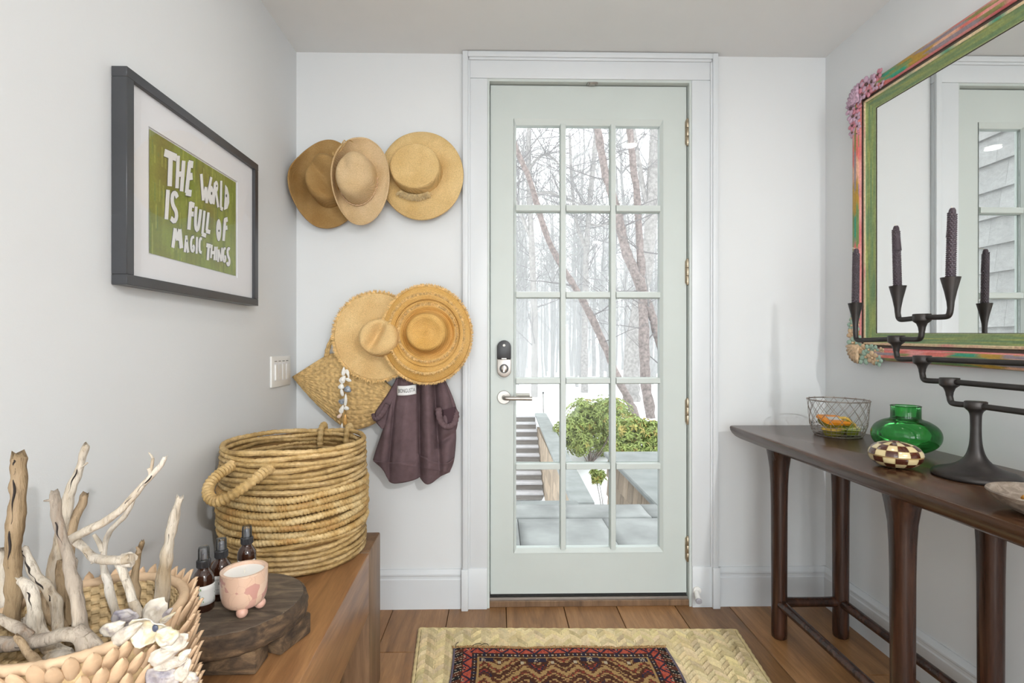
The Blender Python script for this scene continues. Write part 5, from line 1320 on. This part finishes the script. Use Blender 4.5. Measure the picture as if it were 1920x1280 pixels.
# ---------------------------------------------------------------- console table
TZ = .75
ct = thing('console_table', 'long narrow dark wood console table along the right wall', 'table', (1.11, 1.265, 0))
TX0, TX1, TY0, TY1 = .906, 1.312, .55, 1.980
def ring(ins, z, r=.012):
    x0, x1, y0, y1 = TX0 + ins, TX1 - ins * .6, TY0 + ins, TY1 - ins; out = []
    for cx, cy, a0 in ((x1 - r, y1 - r, 0), (x0 + r, y1 - r, PI / 2), (x0 + r, y0 + r, PI), (x1 - r, y0 + r, 1.5 * PI)):
        for k in range(5): a = a0 + PI / 2 * k / 4; out.append((cx + r * math.cos(a), cy + r * math.sin(a), z))
    return out
rings = [ring(.004, TZ), ring(.001, TZ - .002), ring(0, TZ - .006), ring(.001, TZ - .016), ring(.006, TZ - .027), ring(.015, TZ - .038), ring(.028, TZ - .046), ring(.040, TZ - .049)]
m = MB(); n = len(rings[0])
for r_ in rings: m.v += r_
for i in range(len(rings) - 1):
    for k in range(n): m.f.append((i * n + k, i * n + (k + 1) % n, (i + 1) * n + (k + 1) % n, (i + 1) * n + k))
m.f += [tuple(range(n)), tuple((len(rings) - 1) * n + k for k in range(n))]
part('tabletop', m, M['dktop'], ct, angle=35)
LX, LY = (1.023, 1.250), (1.83, 1.265, .70)
for x in LX:
    for y in LY:
        pts, rs = [], []
        for z, r in ((.0, .0215), (.004, .0255), (.02, .0265), (.12, .0262), (.3, .0268), (.48, .0275), (.56, .029), (.615, .032), (.655, .038), (.685, .046), (TZ - .046, .052)): pts.append((x, y, z)); rs.append(r)
        m = MB().tube(pts, rs, 20)
        m.v = [(v[0] if abs(v[0] - x) < .03 else x + (.03 + (abs(v[0] - x) - .03) * .55) * (1 if v[0] > x else -1), v[1], v[2]) for v in m.v]
        part('leg', m, M['dkwood'], ct, angle=50)
def rod(a, b, r, sag=.0):
    P = [Vector(a).lerp(Vector(b), k / 14) for k in range(15)]
    return MB().tube(P, [r * (1 + .22 * (abs(k - 7) / 7) ** 4) for k in range(15)], 14)
for x in LX: part('stretcher', rod((x, LY[2], .128), (x, LY[0], .128), .0145), M['dkwood'], ct, angle=60)
for y in (LY[0], LY[2]): part('stretcher', rod((LX[0], y, .128), (LX[1], y, .128), .0165), M['dkwood'], ct, angle=60)

# ---------------------------------------------------------------- wire basket with small food trays
wc = at(1571, 816, 2, TZ); wx, wy = wc.x, wc.y; s_ = wy / FOC
WRr, WRb, WH = .0925, .070, .124
wb = thing('wire_basket', 'round wire mesh basket holding little food trays on the console table', 'basket', (wx, wy, TZ))
def wr(z):
    t = z / WH; return WRb + (.083 - WRb) * min(1, t * 3) ** .6 + (WRr - .083) * t
def ringw(m, z, r, w=.0011, n=56): m.tube([(wx + math.cos(2 * PI * k / n) * r, wy + math.sin(2 * PI * k / n) * r, TZ + z) for k in range(n)], w, 6, closed=True)
m = MB(); ringw(m, WH, WRr, .0021)
for k in range(17): a = 2 * PI * k / 17; m.ball((wx + math.cos(a) * WRr, wy + math.sin(a) * WRr, TZ + WH + .0005), .0034, 8, 6)
part('rim', m, M['wire'], wb, angle=180)
m = MB()
for sg in (-1, 1):
    for k in range(17):
        P = []
        for i in range(15):
            t = i / 14; z = WH - (WH - .034) * t; a = 2 * PI * (k / 17 + sg * t * 2.0 / 17); P.append((wx + math.cos(a) * wr(z), wy + math.sin(a) * wr(z), TZ + z))
        m.tube(P, .00085, 5)
for k in range(34):
    a = 2 * PI * k / 34; m.tube([(wx + math.cos(a) * wr(z), wy + math.sin(a) * wr(z), TZ + z) for z in (.046 if k % 2 else .038, .03, .02, .010, .0022)] + [(wx + math.cos(a) * .05, wy + math.sin(a) * .05, TZ + .0018)], .0008, 5)
for z in (.034, .024, .013): ringw(m, z, wr(z), .00085)
ringw(m, .002, WRb, .0016); ringw(m, .0018, .05, .001); ringw(m, .0018, .026, .001)
part('wire_mesh', m, M['wire'], wb, angle=180)
TRC = {'orange': S('#e08a1e'), 'yellow': S('#cfa94a'), 'red': S('#b03028'), 'cream': S('#d2c28a')}
for k, v in TRC.items(): M['lid_' + k] = plain('lid_' + k, v, .35, .5, var=.15, vs=60)
M['tray'] = plain('olive_gold_tray', S('#8d8434'), .4, .5, var=.15, vs=30); M['purple'] = plain('purple_print', S('#4b2f86'), .4); M['silver'] = plain('silver_print', (.6, .6, .6), .35)
def rrect(a, b, r, n=5):
    out = []
    for cx, cy, a0 in ((a - r, b - r, 0), (r - a, b - r, PI / 2), (r - a, r - b, PI), (a - r, r - b, 1.5 * PI)):
        for k in range(n): q = a0 + PI / 2 * k / (n - 1); out.append((cx + r * math.cos(q), cy + r * math.sin(q)))
    return out
def tray(label, x, y, z, rot, lid, a=.036, b=.026, h=.026, stripe=None):
    t = thing('food_tray', label, 'food tray', (0, 0, 0), 'food trays in the wire basket')
    def stack(sec):
        m = MB(); n = len(rrect(1, 1, .3))
        for zz, f in sec: m.v += [(p[0], p[1], zz) for p in rrect(a * f, b * f, .012 * f)]
        for i in range(len(sec) - 1):
            for k in range(n): m.f.append((i * n + k, i * n + (k + 1) % n, (i + 1) * n + (k + 1) % n, (i + 1) * n + k))
        m.f += [tuple(range(n))[::-1], tuple((len(sec) - 1) * n + k for k in range(n))]; return m
    part('cup', stack([(0, .74), (.003, .80), (h - .004, .95), (h - .003, 1.0), (h, 1.0)]), M['tray'], t, angle=40)
    part('lid', stack([(h - .006, 1.03), (h + .0018, 1.03), (h + .003, .94), (h + .0036, .70)]), M['lid_' + lid], t, angle=40, label=lid + ' lid')
    if stripe: part('printed_band', MB().bx(-a * .55, a * .55, -b * .35, b * .35, h + .0034, h + .0042), M[stripe], t, angle=0)
    t.location = (x, y, z); t.rotation_euler = rot
tray('food tray with yellow lid lying flat at the bottom front left of the wire basket', wx - .030, wy - .022, TZ + .004, (.0, 0, .5), 'yellow', stripe='silver')
tray('food tray with cream lid at the right inside the wire basket', wx + .042, wy - .006, TZ + .004, (0, 0, 1.1), 'cream', .030, .024, .024)
tray('food tray with red lid at the back of the wire basket', wx + .014, wy + .040, TZ + .0045, (.0, .0, .2), 'red', .030, .022, .044)
tray('food tray with purple printed band tilted against the others in the wire basket', wx + .010, wy - .016, TZ + .030, (-.25, .62, .25), 'yellow', .030, .024, .022, 'purple')
tray('food tray with orange lid topmost in the wire basket', wx - .030, wy - .010, TZ + .034, (.30, .06, .12), 'orange', .044, .034, .026, 'silver')

# ---------------------------------------------------------------- green glass vase
vc = at(1698, 838, 2, TZ); vy = 1.462; vx = at(1698, 770, 1, vy).x
M['greenglass'] = glass('green_glass', (.27, .74, .33), .9, 0, 1.45)
va = thing('green_vase', 'squat round green glass vase with short neck on the console table', 'vase', (vx, vy, TZ))
vp = smoothed([(.030, .001), (.052, .007), (.078, .026), (.0865, .053), (.078, .078), (.056, .094), (.041, .0985), (.0372, .101)], 2) + [(.0365, .104), (.0365, .135), (.037, .137)]
part('body', MB().lathe([(0, .004), (.024, .0015)] + vp, 64, (vx, vy, TZ), cap=False), M['greenglass'], va, angle=180, flip=False)
part('neck_lip', MB().tube([(vx + math.cos(2 * PI * k / 48) * .0368, vy + math.sin(2 * PI * k / 48) * .0368, TZ + .137) for k in range(48)], .0012, 6, closed=True), M['greenglass'], va, angle=180)

# ---------------------------------------------------------------- chequered lidded box
M['inlay_dark'] = plain('dark_inlay', S('#4a2416'), .14, .6, var=.25, vs=60, coat=.5); M['inlay_bone'] = plain('bone_inlay', S('#d3c193'), .16, .6, var=.08, vs=60, coat=.5); M['seam'] = plain('box_core', S('#a08250'), .4)
cy_ = 1.285; cx_ = at(1679, 862, 1, cy_).x
cb = thing('checkered_box', 'round lidded box inlaid in brown and bone checks, before the green vase', 'box', (cx_, cy_, TZ))
def lens(t): # t -1..1 bottom..top ; returns r,z
    a = t * PI / 2; return ((.0590 * math.cos(a) ** .80) if abs(t) < 1 else 0.0, .034 + .0335 * math.sin(a))
part('core', MB().lathe([(0, .001)] + [(lens(-.94 + 1.88 * k / 30)[0] - .0016, lens(-.94 + 1.88 * k / 30)[1]) for k in range(31)] + [(0, .0665)], 48, (cx_, cy_, TZ)), M['seam'], cb, angle=180)
bands = [(-.92, -.60), (-.60, -.31), (-.31, -.02), (.02, .31), (.31, .60), (.60, .92)]
NT_ = 14
for j, (t0, t1) in enumerate(bands):
    for k in range(NT_):
        a0, a1 = 2 * PI * k / NT_ + .012, 2 * PI * (k + 1) / NT_ - .012
        def f(u, v, off=0):
            r, z = lens(t0 + .012 + (t1 - t0 - .02) * v); a = a0 + (a1 - a0) * u + (.10 if j > 2 else 0); r += off; return (cx_ + math.cos(a) * r, cy_ + math.sin(a) * r, TZ + z)
        m = MB().grid(lambda u, v: f(u, v), 4, 3).grid(lambda u, v: f(u, v, -.002), 4, 3)
        part('tile', m, M['inlay_dark' if (j + k) % 2 else 'inlay_bone'], cb, angle=60, flip=False)
for t_, mt in ((1, 'inlay_dark'), (-1, 'inlay_dark')):
    r, z = lens(.92 * t_); part('boss', MB().lathe([(0, z + .0022 * t_), (r * .7, z + .0018 * t_), (r, z)], 24, (cx_, cy_, TZ)), M[mt], cb, angle=180, solid=.001)

# ---------------------------------------------------------------- candelabra
KX = 1.13
cd = thing('candelabra', 'black iron branching candelabra on a round foot on the console table', 'candelabra', (KX, 1.18, TZ))
part('foot', MB().lathe([(0, 0)] + smoothed([(.080, 0), (.084, .003), (.083, .010), (.074, .017), (.052, .023), (.032, .034), (.019, .050), (.0125, .074), (.0105, .100), (.0105, .135), (.0115, .155), (.020, .164)], 2) + [(.0215, .166), (.0215, .180), (.020, .1815), (0, .1815)], 48, (KX, 1.18, TZ)), M['iron'], cd, angle=50)
HUB = [(1.18, .931), (1.25, .983), (1.332, 1.037), (1.42, 1.092), (1.333, 1.148)]
def hub(y, z, x=KX): # widening socket
    part('hub', MB().lathe([(.0072, -.046), (.0085, -.036), (.012, -.026), (.0195, -.0195), (.0205, -.018), (.0205, -.001), (.0195, 0), (0, 0)], 28, (x, y, z)), M['iron'], cd, angle=50)
def arm(y0, z0, y1, z1, x=KX):
    """from hub (y0, z0) out level and up to the neck at (y1, z1)"""
    s = 1 if y1 > y0 else -1; za = z0 - .010
    P = smoothed([(x, y0 + s * .015, za), (x, y1 - s * .022, za - .002), (x, y1 - s * .004, za - .001), (x, y1, za + .018), (x, y1, z1)], 3)
    part('arm', MB().tube(P, .0070, 12), M['iron'], cd, angle=180)
def cup(y, z, x=KX):
    part('candle_cup', MB().lathe([(.0070, -.075), (.0080, -.062), (.0125, -.036), (.0205, -.001), (.0208, 0), (.0190, 0), (.0165, -.010), (0, -.010)], 28, (x, y, z)), M['iron'], cd, angle=50)
for y, z in HUB[1:]: hub(y, z)
for (a, b) in ((0, 1), (1, 2), (2, 3), (3, 4)): arm(*HUB[a], HUB[b][0], HUB[b][1] - .044)
CUPS = [(3, 1.585, 1.198, 'black beeswax taper with a long pale wick, leftmost of the candelabra'), (4, 1.415, 1.232, 'black beeswax taper in the middle of the three candles in view'), (4, 1.247, 1.234, 'tallest looking black beeswax taper, on the right of the three candles in view'),
        (2, 1.035, 1.146, 'black beeswax taper on the near arm third from the foot'), (1, .965, 1.09, 'black beeswax taper on the near arm second from the foot'), (0, .88, 1.04, 'black beeswax taper on the lowest near arm')]
for k, (h, y, z, lab) in enumerate(CUPS):
    arm(*HUB[h], y, z - .07); cup(y, z)
    t = thing('candle', lab, 'candle', (KX, y, z - .010), 'beeswax tapers on the candelabra')
    H_ = .172; r0 = .0108; tl = (-.02, .035, -.03, .0, .02, .01)[k]
    def body(u, v, r0=r0, H_=H_, zb=z - .0095, y=y, tl=tl):
        th = 2 * PI * u; zz = H_ * v * (.955 + .045 * u); row = zz / .0052; cell = (u * 11 + (.5 if int(row) % 2 else 0)) % 1
        rr_ = r0 * (1 - .06 * v) * (1 + .10 * u * .6) - .0026 * (1 - (math.sin(PI * cell) * math.sin(PI * (row % 1))) ** .5)
        return (KX + math.cos(th - 2) * rr_, y + math.sin(th - 2) * rr_ + tl * zz, zb + zz)
    part('wax', MB().grid(body, 56, 164, True), M['candle'], t, angle=180, flip=False)
    part('core', MB().tube([(KX, y, z + .1), (KX, y + tl * H_ * .97, z - .0095 + H_ + .003), (KX, y + tl * H_, z - .0095 + H_ + .009)], [.0095, .0075, .005], 12), M['candle'], t, angle=50)
    tip = Vector((KX, y + tl * H_, z - .0095 + H_ + .008))
    part('wick', MB().tube([tip, tip + (Vector((0, .008, .004)) if k == 0 else Vector((0, .002, .004))), tip + (Vector((0, .020, .008)) if k == 0 else Vector((0, .003, .007)))], .0010, 6), M['wick'], t)

# ---------------------------------------------------------------- wooden bowl at the near end
M['bowl'] = wood('bowl_grey_wood', [(.2, S('#4c4038')), (.5, S('#7d7063')), (.8, S('#a39a8e'))], (6, 6, 14), 5, .7, .5)
bx_, by_, br_ = 1.005, .905, .088
bo = thing('wooden_bowl', 'weathered grey wooden bowl at the right picture edge on the console table', 'bowl', (bx_, by_, TZ))
part('body', MB().lathe([(0, 0), (.034, 0)] + smoothed([(.036, .001), (.055, .010), (.075, .024), (.088, .040)], 2) + [(.0865, .0425), (.083, .041)] + smoothed([(.08, .036), (.066, .022), (.045, .011), (0, .008)], 2), 56, (bx_, by_, TZ)), M['bowl'], bo, angle=50)
po = MB(); rr = random.Random(3)
M['brassy'] = plain('golden_bead', S('#a9762f'), .35, .5, .3, var=.2, vs=90)
for k in range(9):
    a = k * 2.4; q = .014 * math.sqrt(k); o = single('wooden_bead', MB().ball((bx_ + q * math.cos(a), by_ + q * math.sin(a), TZ + .0115 + .0085 + .004 * (k > 3)), .0085, 14, 9), M['brassy'], (bx_ + q * math.cos(a), by_ + q * math.sin(a), TZ + .0115), 'small golden brown bead in the grey wooden bowl', 'bead', 'beads in the wooden bowl', angle=180)

# ---------------------------------------------------------------- painted mirror
MY, MZ, MW, MH, MSL = 1.866, 1.014, 1.17, .989, .026
def mp(a, b, x): return Vector((WR - x, MY - a, MZ + b - a * MSL))          # a along the wall, b up, x off the wall
mi = thing('wall_mirror', 'large mirror in an ornate multicoloured hand painted frame on the right wall', 'mirror', mp(MW / 2, 0, 0))
PROF = [(d * .77, x) for d, x in [(0, .001), (0, .022), (.004, .030), (.016, .036), (.034, .037), (.050, .034), (.057, .028), (.060, .021), (.069, .019), (.072, .0265), (.081, .0265), (.085, .022), (.100, .018), (.118, .012), (.124, .011), (.126, .010)]]
PF = {k: Vector(S(v)) for k, v in dict(pink='#d58d88', salmon='#cf6d62', mus='#b08a33', grn='#738a52', teal='#2f9274', mauve='#8c7f86', olive='#86804c', red='#bf3a4a', peach='#dba78a').items()}
ORD = ['pink', 'grn', 'mauve', 'salmon', 'mus', 'olive', 'teal', 'peach', 'pink', 'mus', 'salmon', 'grn', 'mauve']
def strokes(al, ac, sd):
    """long dabs of the brush laid along the frame"""
    a_ = al / .085 + .55 * mnoise.noise(Vector((al * 9, ac * 60, sd))) + .37 * math.floor(ac / .013 + .4 * mnoise.noise(Vector((al * 7, ac * 30, sd + 5))))
    i = int(math.floor(a_)) * 3 + int(math.floor(ac / .013 + .4 * mnoise.noise(Vector((al * 7, ac * 30, sd + 5))))) * 5 + sd * 4
    f = a_ % 1; n3 = mnoise.noise(Vector((al * 14, ac * 420, sd + 3)))
    c = PF[ORD[i % 13]].lerp(PF[ORD[(i + 3) % 13]], max(0, min(1, (f - .72) / .28 + n3 * .5)))
    return c * (1 + .20 * n3)
def fcol(al, d, sd):
    d /= .77
    n = mnoise.noise(Vector((al * 60, d * 500, sd)))
    if d < .003: c = PF['red'].lerp(PF['olive'], max(0, min(1, .4 + 1.8 * mnoise.noise(Vector((al * 6, 0, sd))))))
    elif d < .052: c = strokes(al, d, sd)
    elif d < .058: c = PF['pink'].lerp(PF['red'], max(0, min(1, .3 + mnoise.noise(Vector((al * 8, 2, sd))) * 1.4)))
    elif d < .071: c = Vector(S('#57483f'))
    elif d < .082: c = Vector(S('#d9c19b')).lerp(PF['pink' if sd % 2 else 'teal'], max(0, min(1, mnoise.noise(Vector((al * 12, 1, sd))) * 1.5)))
    elif d < .119: c = Vector(S('#66805a')).lerp(Vector(S('#8f9858')), max(0, min(1, .4 + 1.2 * mnoise.noise(Vector((al * 7, d * 130, sd))))))
    else: c = Vector(S('#3a2c22')) if d > .1235 else Vector(S('#8c9a6a'))
    return tuple(max(0, x) for x in c * (1 + .15 * n))
dens = []
for (d0, x0), (d1, x1) in zip(PROF, PROF[1:]):
    for k in range(3): dens.append((d0 + (d1 - d0) * k / 3, x0 + (x1 - x0) * k / 3))
dens.append(PROF[-1]); ND = len(dens)
def side(sd, L, place):
    m = MB(); NA = 200
    for i in range(NA + 1):
        for j, (d, x) in enumerate(dens):
            al = d + (L - 2 * d) * i / NA; xx = x
            if .0558 < d < .062: xx += .0022 * math.sin(al * 420) * math.sin((d - .0558) / .0062 * PI)
            m.v.append(tuple(mp(*place(al, d), xx)))
    for i in range(NA):
        for j in range(ND - 1):
            a = i * ND + j; d = (dens[j][0] + dens[j + 1][0]) / 2; m.c[len(m.f)] = fcol(L * (i + .5) / NA, d, sd); m.f.append((a, a + 1, a + ND + 1, a + ND))
    part('frame_side', m, M['vcol'], mi, angle=50)
side(1, MH, lambda al, d: (d, al)); side(2, MW, lambda al, d: (al, MH - d)); side(3, MW, lambda al, d: (al, d)); side(4, MH, lambda al, d: (MW - d, al))
g0 = .0966
m = MB(); q = [(g0 - .002, g0 - .002), (MW - g0 + .002, g0 - .002), (MW - g0 + .002, MH - g0 + .002), (g0 - .002, MH - g0 + .002)]
m.add([mp(a, b, .009) for a, b in q] + [mp(a, b, .004) for a, b in q], [(0, 1, 2, 3), (7, 6, 5, 4), (0, 4, 5, 1), (1, 5, 6, 2), (2, 6, 7, 3), (3, 7, 4, 0)])
part('glass', m, M['mirror'], mi, angle=0, label='silvered mirror glass')
def orn_mat(name, a, b, c): return plain(name, S(a), .5, .4, var=.2, vs=200)
M['orn_p'] = plain('ornament_pink', S('#c2808f'), .5, .4, var=.4, vs=110); M['orn_l'] = plain('ornament_lilac', S('#b99aad'), .5, .4, var=.4, vs=120)
M['orn_c'] = plain('ornament_cream', S('#c4a888'), .5, .4, var=.3, vs=120); M['orn_g'] = plain('ornament_sage', S('#93ab9a'), .5, .4, var=.4, vs=120); M['orn_d'] = plain('ornament_dark', S('#5b4440'), .6); M['orn_t'] = plain('ornament_teal', S('#3f9b82'), .5, var=.2, vs=100)
def rosette_mesh(name, np_, mt):
    m = MB()
    for k in range(np_):
        a = 2 * PI * k / np_; m.ball((math.cos(a) * .62, math.sin(a) * .62, .22), .47, 10, 6, (1, .80, .42), Matrix.Rotation(a, 3, 'Z'))
    me = m.mesh(name, angle=180); me.materials.append(mt); return me
def core_mesh(mt):
    me = MB().ball((0, 0, .30), .22, 10, 6).mesh('rosette_heart', angle=180); me.materials.append(mt); return me
FX = Matrix(((0, 0, -1), (-1, 0, 0), (0, 1, 0)))         # local x->-Y (along), y->up, z->off the wall (-X)
def ornament(cx, cy, sx, sy, mats, dark, seed):
    """sprays of rosettes along both arms of a frame corner; sx, sy point away from the corner"""
    rr = random.Random(seed); K_ = 1.38; ra = [rosette_mesh('rosette', n, M[k]) for n, k in zip((5, 6, 5), mats)]; hc = core_mesh(M[dark])
    lf = MB()
    for k in range(7):                                    # shell fan right on the corner
        a = PI / 4 + (k - 3) * .24; d = Vector((math.cos(a) * sx, math.sin(a) * sy)); base = Vector((cx + sx * .050, cy + sy * .050))
        P = [base - d * t for t in (0, .02, .045, .064)]
        lf.tube([mp(p.x, p.y, .040 + .006 * math.sin(PI * i / 3)) for i, p in enumerate(P)], [.003, .0062, .0075, .0045], 8)
    o = part('corner_ornament', lf, M[mats[1]], mi, angle=180, label='carved flower corner')
    spots = []
    for t in (.052, .082, .112, .140): spots += [(t, .006 + rr.uniform(-.006, .008), .019), (t + .012, .034 + rr.uniform(-.004, .004), .015)]
    for t in (.060, .092, .124, .15): spots += [(-t, .006 + rr.uniform(-.006, .008), .018), (-t - .012, .034 + rr.uniform(-.004, .004), .0145)]
    spots += [(.03, .034, .017), (.046, .046, .012)]
    for i, (t, w, r) in enumerate(spots):
        a, b = (cx + sx * t, cy + sy * w) if t > 0 else (cx + sx * w, cy + sy * -t)
        f = max(.5, 1 - .25 * max(0, abs(t) - .1) / .05)
        q = link('rosette', ra[i % 3], None, o, mp(a, b, .030) - root_loc(mi)); q.rotation_euler = (FX @ Matrix.Rotation(rr.uniform(0, 6), 3, 'Z') @ Matrix.Rotation(rr.uniform(-.3, .3), 3, 'X')).to_euler(); q.scale = (r * f * K_,) * 3
        h = link('rosette_heart', hc, None, o, mp(a, b, .030) - root_loc(mi)); h.rotation_euler = q.rotation_euler; h.scale = (r * f * K_,) * 3
ornament(0, MH, 1, -1, ('orn_p', 'orn_l', 'orn_l'), 'orn_d', 3); ornament(0, 0, 1, 1, ('orn_g', 'orn_c', 'orn_g'), 'orn_c', 5)
ornament(MW, MH, -1, -1, ('orn_l', 'orn_p', 'orn_l'), 'orn_d', 7); ornament(MW, 0, -1, 1, ('orn_c', 'orn_g', 'orn_c'), 'orn_d', 9)
